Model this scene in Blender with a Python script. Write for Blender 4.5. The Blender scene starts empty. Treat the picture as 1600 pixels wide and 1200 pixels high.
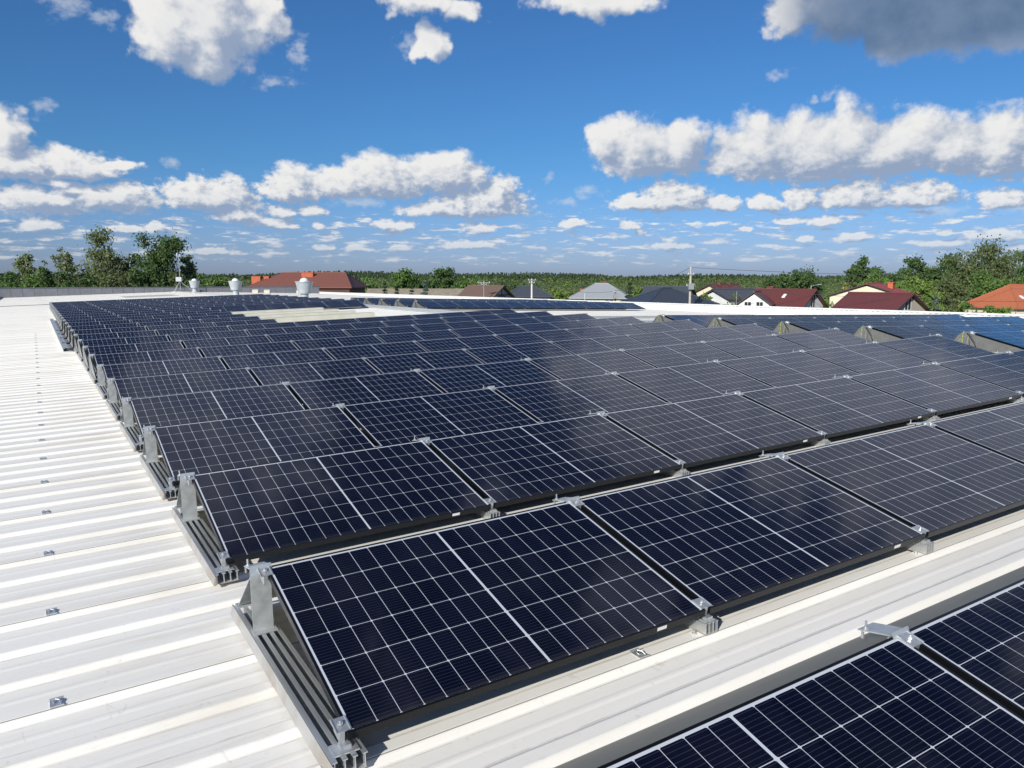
import bpy, math, random
from mathutils import Matrix, Vector
R = math.radians
random.seed(7)
scene = bpy.context.scene
col = scene.collection

# ------------------------------------------------------------------ camera
FPX, PITCH, CAMH, HV = 1213.17, math.atan(164 / 1210.0), 9.7, 436
cd = bpy.data.cameras.new("camera"); cam = bpy.data.objects.new("camera", cd); col.objects.link(cam)
cd.sensor_width = 36; cd.lens = FPX / 1600 * 36; cd.clip_start = 0.05; cd.clip_end = 6000
cam.location = (0, 0, CAMH); cam.rotation_euler = (math.pi / 2 - PITCH, 0, 0)
scene.camera = cam

# ------------------------------------------------------------------ light
SUN_EL, SUN_AZ = 25.5, 208.0        # azimuth clockwise from +Y
sd = bpy.data.lights.new("sun", 'SUN'); so = bpy.data.objects.new("sun", sd); col.objects.link(so)
sd.energy = 5.0; sd.angle = R(0.5); sd.color = (1.0, 0.96, 0.885)
sv = Vector((math.sin(R(SUN_AZ)) * math.cos(R(SUN_EL)), math.cos(R(SUN_AZ)) * math.cos(R(SUN_EL)), math.sin(R(SUN_EL))))
so.rotation_euler = sv.to_track_quat('Z', 'Y').to_euler(); so.location = sv * 60
scene.cycles.max_bounces = 6; scene.cycles.diffuse_bounces = 3; scene.cycles.transparent_max_bounces = 4
vs = scene.view_settings
vs.view_transform = 'Standard'; vs.look = 'None'; vs.exposure = 0.16; vs.gamma = 1; vs.use_curve_mapping = False

# ------------------------------------------------------------------ sky
world = bpy.data.worlds.new("World"); scene.world = world; world.use_nodes = True
wt = world.node_tree; wt.nodes.clear()


class NG:
    """small helper to write node maths"""
    def __init__(s, nt): s.nt = nt
    def n(s, t, **k):
        o = s.nt.nodes.new(t)
        for a, b in k.items(): setattr(o, a, b)
        return o
    def put(s, sock, v):
        if v is None: return
        if isinstance(v, bpy.types.NodeSocket): s.nt.links.new(v, sock)
        else: sock.default_value = v
    def m(s, op, a, b=None, c=None, clamp=False):
        o = s.n('ShaderNodeMath', operation=op); o.use_clamp = clamp
        s.put(o.inputs[0], a); s.put(o.inputs[1], b); s.put(o.inputs[2], c)
        return o.outputs[0]
    def v(s, op, a, b=None, c=None):
        o = s.n('ShaderNodeVectorMath', operation=op)
        s.put(o.inputs[0], a); s.put(o.inputs[1], b); s.put(o.inputs[2], c)
        return o.outputs[1] if op == 'LENGTH' else o.outputs[0]
    def xyz(s, a):
        o = s.n('ShaderNodeSeparateXYZ'); s.put(o.inputs[0], a); return o.outputs
    def comb(s, x, y, z=0.0):
        o = s.n('ShaderNodeCombineXYZ'); s.put(o.inputs[0], x); s.put(o.inputs[1], y); s.put(o.inputs[2], z); return o.outputs[0]
    def noise(s, vec, scale, detail=4, rough=0.55, dist=0.0):
        o = s.n('ShaderNodeTexNoise'); s.put(o.inputs['Vector'], vec)
        o.inputs['Scale'].default_value = scale; o.inputs['Detail'].default_value = detail
        o.inputs['Roughness'].default_value = rough; o.inputs['Distortion'].default_value = dist
        return o.outputs[0]
    def rng(s, x, a, b, c=0.0, d=1.0, smooth=False):
        o = s.n('ShaderNodeMapRange'); o.interpolation_type = 'SMOOTHSTEP' if smooth else 'LINEAR'
        s.put(o.inputs[0], x)
        for i, q in enumerate((a, b, c, d)): s.put(o.inputs[i + 1], q)
        return o.outputs[0]
    def mix(s, f, a, b, bl='MIX'):
        o = s.n('ShaderNodeMix', data_type='RGBA', blend_type=bl)
        s.put(o.inputs[0], f)
        s.put(o.inputs[6], a if isinstance(a, bpy.types.NodeSocket) else (*a, 1)); s.put(o.inputs[7], b if isinstance(b, bpy.types.NodeSocket) else (*b, 1))
        return o.outputs[2]


def dir_deg(u, v):
    x = (u - 800) / FPX; y = (v - 600) / FPX
    d = Vector((x, math.cos(PITCH) - y * math.sin(PITCH), -math.sin(PITCH) - y * math.cos(PITCH))).normalized()
    return math.degrees(math.atan2(d.x, d.y)), math.degrees(math.asin(d.z))


PXD = 0.0475
CL = []   # az, el, half width, height above, depth below (degrees)
for u, v, a, t, b in [
    (315, 35, 100, 80, 55), (265, 45, 62, 60, 45), (320, 85, 60, 40, 30), (400, 40, 40, 50, 14), (655, 0, 60, 30, 20), (725, 15, 30, 16, 20),
    (672, 72, 30, 30, 18), (930, 6, 85, 25, 18), (5, 215, 32, 42, 28), (20, 262, 60, 26, 18), (55, 250, 14, 16, 10),
    (120, 262, 75, 24, 12), (175, 258, 34, 10, 8), (60, 312, 80, 18, 20), (170, 308, 85, 20, 18), (85, 286, 24, 8, 6), (340, 312, 75, 32, 16), (295, 310, 48, 26, 14),
    (460, 300, 48, 42, 16), (530, 292, 70, 32, 18), (600, 288, 85, 42, 20), (690, 278, 75, 36, 24), (740, 272, 20, 14, 10), (745, 328, 85, 36, 12), (775, 310, 36, 36, 22),
    (680, 330, 60, 14, 8), (370, 338, 38, 18, 8), (415, 348, 42, 10, 7), (440, 332, 26, 12, 8), (487, 330, 24, 12, 9), 
    (602, 352, 20, 10, 7), (630, 352, 24, 9, 7), (750, 357, 28, 11, 7), (60, 356, 36, 12, 6), (200, 358, 28, 8, 6), (243, 355, 13, 10, 7),
    (735, 386, 54, 10, 5), (628, 388, 20, 7, 4), (330, 394, 52, 6, 4), (507, 388, 16, 6, 4), (562, 390, 26, 5, 4), (895, 351, 25, 9, 6), (500, 352, 10, 6, 6), (445, 355, 28, 5, 4), 
    (1000, 243, 70, 50, 34), (945, 228, 36, 30, 26), (1065, 232, 42, 42, 40), (1190, 250, 92, 62, 28), (1290, 245, 120, 66, 38), (1390, 240, 110, 52, 34),
    (1490, 240, 80, 50, 26), (1565, 238, 80, 56, 34), (1640, 235, 60, 45, 35), (1050, 320, 66, 32, 9), (990, 322, 36, 16, 8), (1130, 322, 28, 16, 6), (1195, 322, 29, 15, 6),
    (1250, 318, 28, 22, 9), (1330, 318, 70, 34, 9), (1430, 314, 70, 26, 10), (1565, 314, 40, 16, 9), (1228, 346, 26, 8, 4), (1286, 347, 28, 9, 5), (985, 352, 20, 8, 5),
    (1335, 372, 33, 8, 5), (1003, 362, 10, 6, 5), (1165, 359, 12, 6, 5), (1260, 372, 14, 5, 5), (1555, 370, 52, 11, 6), (1050, 384, 30, 6, 4), (1470, 380, 50, 6, 5), (1600, 385, 30, 6, 5), (1477, 362, 14, 5, 4),
    
    (1245, 18, 48, 46, 26), (1330, 20, 90, 60, 34), (1430, 40, 85, 50, 42), (1560, 30, 95, 60, 44), (1215, 15, 20, 14, 14), ]:
    az, el = dir_deg(u, v); CL.append((az, el, a * PXD * math.cos(R(az)), t * PXD, b * PXD))
CL += [(17.5, 28, 9.5, 8, 6.5), (27, 25, 14, 9, 7), (38, 25, 12, 9, 7), (-20, 38, 10, 7, 7), (60, 30, 12, 8, 6), (-60, 25, 20, 9, 5), (-90, 35, 15, 9, 6), (110, 20, 20, 8, 4), (180, 50, 25, 9, 6)]

WISP = []
for u, v, a, t, b in [(466, 82, 20, 30, 32), (64, 172, 24, 18, 18), (266, 256, 16, 11, 9), (885, 314, 26, 11, 10), (860, 276, 12, 9, 8), (1560, 165, 32, 9, 6), (1298, 144, 16, 11, 8), (1268, 151, 9, 8, 7),
                      (1214, 114, 22, 12, 10), (105, 10, 46, 22, 20), (150, 30, 26, 14, 12), (430, 130, 40, 14, 10), (560, 315, 60, 12, 12), (915, 300, 30, 14, 14), (30, 330, 60, 16, 12), (1600, 320, 50, 16, 12), (640, 70, 30, 16, 16), (1460, 330, 50, 10, 10)]:
    az, el = dir_deg(u, v); WISP.append((az, el, a * PXD * math.cos(R(az)), t * PXD, b * PXD))
g = bpy.data.node_groups.new("cloud_field", 'ShaderNodeTree')
g.interface.new_socket("P", in_out='INPUT', socket_type='NodeSocketVector')
for nm_ in ("D", "W", "N"): g.interface.new_socket(nm_, in_out='OUTPUT', socket_type='NodeSocketFloat')
G = NG(g); gi = G.n('NodeGroupInput'); go = G.n('NodeGroupOutput'); P = gi.outputs[0]
elv = G.xyz(P)[1]
nb = G.noise(P, 0.42, 7, 0.57)
nf = G.noise(G.v('MULTIPLY', P, (1.0, 1.4, 1.0)), 1.4, 6, 0.58)
kk = G.rng(elv, 5.0, 11.0, 0, 1, True)
nn = G.m('ADD', G.m('MULTIPLY', G.m('SUBTRACT', 1.0, kk), nf), G.m('MULTIPLY', kk, nb))
# edges wander too
wob = G.v('SUBTRACT', G.n('ShaderNodeTexNoise').outputs[1], (0.5, 0.5, 0.5))
wn = [x for x in g.nodes if x.bl_idname == 'ShaderNodeTexNoise'][-1]; g.links.new(P, wn.inputs['Vector'])
wn.inputs['Scale'].default_value = 0.6; wn.inputs['Detail'].default_value = 3
PW = G.v('ADD', P, G.v('MULTIPLY', wob, G.comb(G.rng(elv, 1, 12, 1.0, 3.2), G.rng(elv, 1, 12, 0.35, 2.0), 0.0)))
PX3, PY3, _z = G.xyz(PW)
X3 = G.comb(PX3, PX3, PX3); Y3 = G.comb(PY3, PY3, PY3)
def nearest(lst):
    acc = None
    while len(lst) % 3: lst.append(lst[-1])
    for i in range(0, len(lst), 3):                      # three clouds per vector operation
        t3 = lst[i:i + 3]
        qx = G.v('MULTIPLY_ADD', X3, tuple(1 / c[2] for c in t3), tuple(-c[0] / c[2] for c in t3))
        qy = G.v('MULTIPLY_ADD', Y3, tuple(1 / c[3] for c in t3), tuple(-c[1] / c[3] for c in t3))
        qy = G.v('MAXIMUM', qy, G.v('MULTIPLY', qy, tuple(-c[3] / c[4] for c in t3)))
        d2 = G.v('MULTIPLY_ADD', qx, qx, G.v('MULTIPLY', qy, qy))
        acc = d2 if acc is None else G.v('MINIMUM', acc, d2)
    m0, m1, m2 = G.xyz(acc)
    return G.m('SQRT', G.m('MINIMUM', m0, G.m('MINIMUM', m1, m2)))
ml = nearest(CL)
wisp = G.m('ADD', G.m('SUBTRACT', 1.0, nearest(WISP)), G.m('MULTIPLY', G.m('SUBTRACT', nf, 0.5), 2.2))
dd = G.m('ADD', G.m('SUBTRACT', 1.12, ml), G.m('MULTIPLY', G.m('SUBTRACT', nn, 0.5), 1.5))
# thin streaks and puffs low over the horizon
lowp = G.noise(G.v('MULTIPLY', P, (0.50, 2.5, 1.0)), 1.0, 5, 0.62)
lowm = G.m('MULTIPLY', G.rng(elv, 0.2, 1.2, 0, 1, True), G.rng(elv, 3.4, 7.5, 1, 0, True))
lowd = G.m('SUBTRACT', G.m('MULTIPLY', G.m('SUBTRACT', lowp, 0.505), 3.0), G.m('MULTIPLY', G.m('SUBTRACT', 1.0, lowm), 1.0))
# loose clouds high overhead, out of the picture
hip = G.noise(P, 0.07, 5, 0.6)
hid = G.m('SUBTRACT', G.m('MULTIPLY', G.m('SUBTRACT', hip, 0.56), 5.0), G.rng(elv, 22, 36, 4, 0))
D = G.m('MAXIMUM', dd, G.m('MAXIMUM', lowd, hid))
g.links.new(D, go.inputs[0]); g.links.new(wisp, go.inputs[1]); g.links.new(nn, go.inputs[2])

W = NG(wt)
tc = W.n('ShaderNodeTexCoord'); dx, dy, dz = W.xyz(tc.outputs['Generated'])
AZ = W.m('MULTIPLY', W.m('ARCTAN2', dx, dy), 57.2958); EL = W.m('MULTIPLY', W.m('ARCSINE', dz), 57.2958)
PP = W.comb(AZ, EL, 0.0)
def field(p):
    o = W.n('ShaderNodeGroup'); o.node_tree = g; W.put(o.inputs[0], p); return o.outputs
F0, WS, NZ = field(PP)
kel = W.rng(EL, 1.0, 15.0, 0.35, 1.7)
F1 = field(W.v('ADD', PP, W.v('MULTIPLY', (-0.75, 0.85, 0), W.comb(kel, kel, 0.0))))[0]
sky = W.n('ShaderNodeTexSky', sky_type='NISHITA'); sky.sun_disc = False
sky.sun_elevation = R(SUN_EL); sky.sun_rotation = R(SUN_AZ); sky.air_density = 1.0; sky.dust_density = 0.6; sky.ozone_density = 2.6; sky.altitude = 100
skyc = W.v('MULTIPLY', sky.outputs[0], W.mix(W.rng(EL, 0.0, 9.0, 0, 1, True), (0.50, 0.64, 1.16), (0.325, 0.64, 0.985)))
skyc = W.v('MULTIPLY', skyc, W.mix(W.rng(EL, 20.0, 48.0, 0, 1, True), (1.0, 1.0, 1.0), (0.62, 0.62, 0.66)))
alpha = W.rng(F0, -0.06, 0.36, 0, 1, True)
alpha = W.m('MULTIPLY', alpha, W.rng(EL, 0.0, 3.5, 0.45, 0.97))
lit = W.rng(W.m('ADD', W.m('SUBTRACT', F0, F1), W.m('MULTIPLY', W.m('SUBTRACT', NZ, 0.5), 0.7)), -0.42, 0.66, 0, 1, True)
lit = W.m('MAXIMUM', lit, W.m('MULTIPLY', W.m('MULTIPLY', W.rng(EL, 19.5, 21.5), W.rng(AZ, 2.0, 6.0)), W.rng(NZ, 0.35, 0.62, 0.35, 0.85)))
thick = W.rng(F0, 0.5, 1.3, 0, 1, True)
lit = W.m('MULTIPLY', lit, W.m('SUBTRACT', 1.0, W.m('MULTIPLY', thick, 0.12)))
hi_dark = W.m('SUBTRACT', 1.0, W.m('MULTIPLY', W.m('MULTIPLY', W.m('MULTIPLY', W.rng(EL, 12.6, 14.8, 0, 1, True), W.rng(EL, 18.5, 21.0, 1, 0, True)), W.rng(AZ, 16, 23, 0, 1, True)), 0.85))
lit = W.m('MULTIPLY', lit, hi_dark)
ccol = W.mix(lit, (3.0, 3.8, 5.3), (8.9, 8.8, 8.6))
ccol = W.mix(W.rng(EL, 0, 6, 0.35, 0.0), ccol, skyc)
ccol = W.mix(W.m('SUBTRACT', 1.0, hi_dark), ccol, W.mix(W.rng(NZ, 0.35, 0.65), (0.75, 1.45, 2.7), (1.3, 2.1, 3.4)))
ccol = W.v('MULTIPLY', ccol, W.mix(W.rng(EL, 19.0, 22.0), (1.0, 1.0, 1.0), (0.93, 0.97, 1.16)))
fin = W.mix(alpha, W.mix(W.m('MULTIPLY', W.rng(WS, 0.0, 1.1, 0, 1, True), 0.5), skyc, (6.6, 7.0, 7.6)), ccol)
bg = W.n('ShaderNodeBackground'); W.put(bg.inputs[0], fin); bg.inputs[1].default_value = 0.088
wo = W.n('ShaderNodeOutputWorld'); wt.links.new(bg.outputs[0], wo.inputs[0])
world.cycles.sampling_method = 'MANUAL'; world.cycles.sample_map_resolution = 512

# ------------------------------------------------------------------ frames of reference
Mr = Matrix(((0.852424, -0.522176, -0.02654), (0.521966, 0.852837, -0.014863), (0.030396, -0.001183, 0.999537)))
ORG = Mr @ Vector((0.8105997, 2.51799648, -1.63741462)) + Vector((0, 0, CAMH))
M1 = Matrix.Translation(ORG) @ Mr.to_4x4()            # left roof slope (x along the ribs, y along the building)
ZC, ZP, XR = -0.12, -0.143, 13.2                     # rib top, sheet level, ridge
M2 = M1 @ Matrix.Translation((XR, 0, ZC)) @ Matrix.Rotation(math.atan(0.053), 4, 'Y') @ Matrix.Translation((-XR, 0, -ZC))
L, PX, PY, DY, DZ = 1.770, 1.80511, 2.04655, 1.09452, 0.26698
WD = math.hypot(DY, DZ); TILT = math.atan2(DZ, DY)


def at(u, v, d):
    """point at forward distance d seen at (u, v)"""
    x, y, z = (u - 800) / FPX, (v - 600) / FPX, 1.0
    w = Vector((x, z * math.cos(PITCH) - y * math.sin(PITCH), -z * math.sin(PITCH) - y * math.cos(PITCH)))
    return Vector((0, 0, CAMH)) + w * (d / w.y)


# ------------------------------------------------------------------ materials
def mat(name, base=(0.5, 0.5, 0.5), rough=0.6, metal=0.0, spec=0.5, fn=None):
    m = bpy.data.materials.new(name); m.use_nodes = True
    b = m.node_tree.nodes['Principled BSDF']
    b.inputs['Base Color'].default_value = (*base, 1); b.inputs['Roughness'].default_value = rough
    b.inputs['Metallic'].default_value = metal; b.inputs['Specular IOR Level'].default_value = spec
    if fn: fn(NG(m.node_tree), b)
    return m


def speckle(c1, c2, scale=3.0, stretch=(1, 1, 1), bump=0.0, lo=0.35, hi=0.65, world_space=False):
    def fn(n, b):
        t = n.n('ShaderNodeTexCoord')
        src = t.outputs['Object']
        if world_space: src = n.n('ShaderNodeNewGeometry').outputs['Position']
        v = n.v('MULTIPLY', src, stretch)
        x = n.noise(v, scale, 6, 0.6)
        n.put(b.inputs['Base Color'], n.mix(n.rng(x, lo, hi), c1, c2))
        if bump:
            bp = n.n('ShaderNodeBump'); bp.inputs['Strength'].default_value = bump; n.put(bp.inputs['Height'], x)
            n.put(b.inputs['Normal'], bp.outputs[0])
    return fn


def panel_nodes(n, b):
    t = n.n('ShaderNodeTexCoord'); x, y, z = n.xyz(t.outputs['Object'])
    mg, mid, mb = 0.021, 0.0050, 0.0115
    px = (L / 2 - mid - mg) / 9; py = (WD - mg - mb) / 6
    hx = n.m('SUBTRACT', n.m('MINIMUM', x, n.m('SUBTRACT', L, x)), mg)      # distance from the nearer short side
    hy = n.m('SUBTRACT', y, mb)
    qx = n.m('DIVIDE', hx, px); qy = n.m('DIVIDE', hy, py)
    ax = n.m('MULTIPLY', n.m('ABSOLUTE', n.m('SUBTRACT', qx, n.m('ROUND', qx))), px)
    ay = n.m('MULTIPLY', n.m('ABSOLUTE', n.m('SUBTRACT', qy, n.m('ROUND', qy))), py)
    ln = n.m('MAXIMUM', n.m('LESS_THAN', ax, 0.0012), n.m('LESS_THAN', ay, 0.0013))
    ln = n.m('MAXIMUM', ln, n.m('LESS_THAN', n.m('ADD', ax, ay), 0.0075))
    ln = n.m('MAXIMUM', ln, n.m('MAXIMUM', n.m('LESS_THAN', hx, 0.0), n.m('GREATER_THAN', hx, 9 * px)))
    ln = n.m('MAXIMUM', ln, n.m('MAXIMUM', n.m('LESS_THAN', hy, 0.0), n.m('GREATER_THAN', hy, 6 * py)))
    # printed contact lines inside a cell
    w = n.m('MULTIPLY', qy, 10.0); bb = n.m('ABSOLUTE', n.m('SUBTRACT', n.m('FRACT', w), 0.5))
    bus = n.m('LESS_THAN', bb, 0.035)
    wn_ = n.n('ShaderNodeTexWhiteNoise'); wn_.noise_dimensions = '3D'
    oi = n.n('ShaderNodeObjectInfo')
    n.put(wn_.inputs[0], n.comb(n.m('FLOOR', n.m('DIVIDE', x, px)), n.m('FLOOR', qy), n.m('MULTIPLY', oi.outputs['Random'], 50.0)))
    cell = n.mix(wn_.outputs[0], (0.0020, 0.0032, 0.0110), (0.0042, 0.0050, 0.0155))
    cell = n.mix(n.m('MULTIPLY', bus, 0.30), cell, (0.12, 0.13, 0.16))
    seedv = n.v('ADD', t.outputs['Object'], n.comb(n.m('MULTIPLY', oi.outputs['Random'], 90.0), n.m('MULTIPLY', oi.outputs['Random'], 37.0), 0.0))
    dirt = n.rng(n.noise(seedv, 2.2, 6, 0.7), 0.45, 0.8, 0.0, 0.012)
    drops = n.rng(n.noise(seedv, 11.0, 2, 0.5), 0.845, 0.86, 0, 0.6)
    edge_ = n.rng(y, 0.05, 0.012, 0, 0.035)
    dirt = n.m('MAXIMUM', n.m('ADD', dirt, edge_), drops)
    c = n.mix(ln, cell, (0.52, 0.55, 0.60)); c = n.mix(dirt, c, (0.42, 0.40, 0.36))
    n.put(b.inputs['Base Color'], c)
    n.put(b.inputs['Roughness'], n.rng(n.noise(t.outputs['Object'], 9.0, 4), 0.3, 0.7, 0.06, 0.11)); b.inputs['Specular IOR Level'].default_value = 0.22; b.inputs['Specular Tint'].default_value = (0.88, 0.91, 1.0, 1)
    b.inputs['IOR'].default_value = 1.45


def roof_nodes(n, b):
    t = n.n('ShaderNodeTexCoord'); o = t.outputs['Object']
    a = n.noise(n.v('MULTIPLY', o, (0.35, 3.0, 1.0)), 1.0, 8, 0.65)
    s = n.noise(n.v('MULTIPLY', o, (0.9, 14.0, 1.0)), 1.0, 6, 0.6)
    f = n.noise(o, 35.0, 4, 0.6)
    big = n.noise(o, 0.25, 4, 0.5)
    c = n.mix(n.rng(a, 0.45, 0.8, 0, 0.40), (0.85, 0.825, 0.765), (0.70, 0.66, 0.58))
    c = n.mix(n.m('MULTIPLY', n.rng(s, 0.58, 0.78, 0, 0.35), n.rng(big, 0.4, 0.6)), c, (0.52, 0.46, 0.36))
    c = n.mix(n.rng(f, 0.60, 0.78, 0, 0.22), c, (0.42, 0.38, 0.32))
    # grime gathers in the trough beside every rib
    x, y, z = n.xyz(o)
    wv = n.m('PINGPONG', n.m('SUBTRACT', y, 1.07 - 1.05 * 15), 0.175)
    c = n.mix(n.m('MULTIPLY', n.rng(wv, 0.10, 0.05, 0, 1), n.rng(a, 0.42, 0.66, 0.0, 0.18)), c, (0.47, 0.42, 0.33))
    spots = n.noise(o, 4.0, 3, 0.5)
    c = n.mix(n.rng(spots, 0.74, 0.79, 0, 0.4), c, (0.36, 0.30, 0.22))
    # stains that run from the mounts, scuffs and footprints
    st_ = n.noise(n.v('MULTIPLY', o, (0.7, 6.0, 1.0)), 1.7, 7, 0.7)
    near = n.rng(n.m('ABSOLUTE', n.m('ADD', x, 0.35)), 0.55, 0.0, 0, 1)
    c = n.mix(n.m('MULTIPLY', near, n.rng(st_, 0.48, 0.64, 0, 0.30)), c, (0.50, 0.42, 0.30))
    sc_ = n.noise(n.v('MULTIPLY', o, (5.0, 2.0, 1.0)), 2.4, 3, 0.8, 1.2)
    c = n.mix(n.rng(sc_, 0.66, 0.70, 0, 0.28), c, (0.50, 0.48, 0.44))
    # faint pencil line of dust along the foot of each rib
    foot = n.m('ABSOLUTE', n.m('SUBTRACT', wv, 0.078))
    c = n.mix(n.m('MULTIPLY', n.m('LESS_THAN', foot, 0.004), n.rng(n.noise(n.v('MULTIPLY', o, (1.5, 1, 1)), 3.0, 6, 0.7), 0.42, 0.6, 0.05, 0.5)), c, (0.42, 0.38, 0.30))
    n.put(b.inputs['Base Color'], c)
    bp = n.n('ShaderNodeBump'); bp.inputs['Strength'].default_value = 0.12; bp.inputs['Distance'].default_value = 0.02
    n.put(bp.inputs['Height'], a); n.put(b.inputs['Normal'], bp.outputs[0])


MT = {}
MT['glass'] = mat('panel_glass', rough=0.1, fn=panel_nodes)
MT['frame'] = mat('panel_frame', (0.012, 0.013, 0.016), 0.3, 0.6)
MT['roof'] = mat('roof_sheet', rough=0.45, fn=roof_nodes)
MT['seam'] = mat('seam_shadow_gap', (0.25, 0.24, 0.22), 0.7)
MT['alu'] = mat('aluminium', rough=0.38, metal=0.75, fn=speckle((0.55, 0.57, 0.58), (0.68, 0.70, 0.70), 8, (4, 0.6, 4)))
MT['zinc'] = mat('galvanised_steel', rough=0.45, metal=0.6, fn=speckle((0.44, 0.46, 0.46), (0.60, 0.62, 0.61), 14, (1, 1, 1)))
MT['dull'] = mat('dull_zinc_sheet', rough=0.5, metal=0.25, fn=speckle((0.265, 0.245, 0.185), (0.305, 0.285, 0.22), 6, (1, 4, 4)))
MT['plate'] = mat('weathered_zinc_sheet', rough=0.5, metal=0.4, fn=speckle((0.165, 0.165, 0.15), (0.22, 0.218, 0.20), 5))
MT['rust'] = mat('stained_zinc', rough=0.55, metal=0.5, fn=speckle((0.46, 0.455, 0.44), (0.40, 0.365, 0.32), 5, (1, 1, 1), lo=0.45, hi=0.6))
MT['black'] = mat('black_rubber', (0.012, 0.012, 0.012), 0.5)
MT['white'] = mat('white_paint', rough=0.5, fn=speckle((0.64, 0.64, 0.62), (0.73, 0.73, 0.71), 5))
MT['sticker'] = mat('white_sticker', (0.7, 0.7, 0.68), 0.5)
MT['yg'] = mat('earth_wire', rough=0.5, fn=speckle((0.45, 0.42, 0.05), (0.12, 0.25, 0.04), 30, lo=0.48, hi=0.52))
MT['skylight'] = mat('skylight_sheet', rough=0.35, fn=speckle((0.50, 0.48, 0.38), (0.58, 0.56, 0.46), 2))
MT['parapet'] = mat('parapet_cladding', rough=0.6, fn=speckle((0.145, 0.15, 0.17), (0.18, 0.185, 0.205), 1.5))
MT['vent'] = mat('ventilator_plastic', rough=0.45, fn=speckle((0.34, 0.37, 0.39), (0.42, 0.45, 0.47), 3))
MT['dome'] = mat('ventilator_dome', (0.72, 0.75, 0.78), 0.3)

# ------------------------------------------------------------------ mesh builder
class MB:
    def __init__(s): s.v, s.f, s.m, s.mats = [], [], [], []
    def mi(s, m):
        if m is None: return 0
        if m not in s.mats: s.mats.append(m)
        return s.mats.index(m)
    def face(s, pts, m=None):
        i = len(s.v); s.v += [tuple(p) for p in pts]; s.f.append(tuple(range(i, i + len(pts)))); s.m.append(s.mi(m))
    def hexa(s, p, m=None):
        i = len(s.v); s.v += [tuple(q) for q in p]; k = s.mi(m)
        for f in ((3, 2, 1, 0), (4, 5, 6, 7), (0, 1, 5, 4), (1, 2, 6, 5), (2, 3, 7, 6), (3, 0, 4, 7)):
            s.f.append(tuple(i + a for a in f)); s.m.append(k)
    def box(s, a, b, m=None):
        x0, y0, z0 = a; x1, y1, z1 = b
        s.hexa([(x0, y0, z0), (x1, y0, z0), (x1, y1, z0), (x0, y1, z0), (x0, y0, z1), (x1, y0, z1), (x1, y1, z1), (x0, y1, z1)], m)
    def prism(s, poly, axis, a, b, m=None, caps=True):
        """extrude a 2-D polygon along axis x/y/z from a to b"""
        def p(q, t): return (t, q[0], q[1]) if axis == 'x' else ((q[0], t, q[1]) if axis == 'y' else (q[0], q[1], t))
        i = len(s.v); n = len(poly); k = s.mi(m)
        s.v += [p(q, a) for q in poly] + [p(q, b) for q in poly]
        for j in range(n):
            s.f.append((i + j, i + (j + 1) % n, i + n + (j + 1) % n, i + n + j)); s.m.append(k)
        if caps:
            s.f.append(tuple(i + j for j in range(n))); s.f.append(tuple(i + n + j for j in reversed(range(n)))); s.m += [k, k]
    def strip(s, line, th, axis, a, b, m=None):
        """folded sheet: open polyline with thickness"""
        for (p, q) in zip(line[:-1], line[1:]):
            d = Vector((q[0] - p[0], q[1] - p[1])); nrm = Vector((-d.y, d.x)).normalized() * th
            e = d.normalized() * th * 0.3
            s.prism([(p[0] - e.x, p[1] - e.y), (q[0] + e.x, q[1] + e.y), (q[0] + e.x + nrm.x, q[1] + e.y + nrm.y), (p[0] - e.x + nrm.x, p[1] - e.y + nrm.y)], axis, a, b, m)
    def tube(s, pts, r, n=8, m=None, r1=None):
        pts = [Vector(p) for p in pts]; i0 = len(s.v); k = s.mi(m); N = len(pts)
        for a, p in enumerate(pts):
            d = (pts[min(a + 1, N - 1)] - pts[max(a - 1, 0)]).normalized()
            ref = Vector((0, 0, 1)) if abs(d.z) < 0.9 else Vector((1, 0, 0))
            x = d.cross(ref).normalized(); y = d.cross(x)
            rr = r if r1 is None else r + (r1 - r) * a / max(1, N - 1)
            for j in range(n):
                t = 2 * math.pi * j / n; s.v.append(tuple(p + x * (rr * math.cos(t)) + y * (rr * math.sin(t))))
        for a in range(N - 1):
            for j in range(n):
                s.f.append((i0 + a * n + j, i0 + a * n + (j + 1) % n, i0 + (a + 1) * n + (j + 1) % n, i0 + (a + 1) * n + j)); s.m.append(k)
        s.f.append(tuple(i0 + j for j in range(n))); s.f.append(tuple(i0 + (N - 1) * n + j for j in reversed(range(n)))); s.m += [k, k]
    def lathe(s, prof, n=24, c=(0, 0, 0), m=None):
        i0 = len(s.v); k = s.mi(m); N = len(prof)
        for r, z in prof:
            for j in range(n):
                t = 2 * math.pi * j / n; s.v.append((c[0] + r * math.cos(t), c[1] + r * math.sin(t), c[2] + z))
        for a in range(N - 1):
            for j in range(n):
                s.f.append((i0 + a * n + j, i0 + a * n + (j + 1) % n, i0 + (a + 1) * n + (j + 1) % n, i0 + (a + 1) * n + j)); s.m.append(k)
    def build(s, name, m, parent=None, mw=None, smooth=False):
        me = bpy.data.meshes.new(name); me.from_pydata(s.v, [], s.f); me.update()
        mats = [m] + [q for q in s.mats] if not s.mats or m not in s.mats else s.mats
        if s.mats:
            for q in s.mats: me.materials.append(q)
            me.polygons.foreach_set('material_index', s.m)
        else: me.materials.append(m)
        if smooth: me.polygons.foreach_set('use_smooth', [True] * len(me.polygons))
        o = bpy.data.objects.new(name, me); col.objects.link(o)
        if parent is not None: o.parent = parent
        if mw is not None: o.matrix_world = mw
        return o


def tag(o, label=None, cat=None, group=None, kind=None):
    if label: o['label'] = label
    if cat: o['category'] = cat
    if group: o['group'] = group
    if kind: o['kind'] = kind
    return o


def empty(name, mw, label, cat, group=None):
    o = bpy.data.objects.new(name, None); col.objects.link(o); o.empty_display_size = 0.2
    o.matrix_world = mw; return tag(o, label, cat, group)


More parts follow.
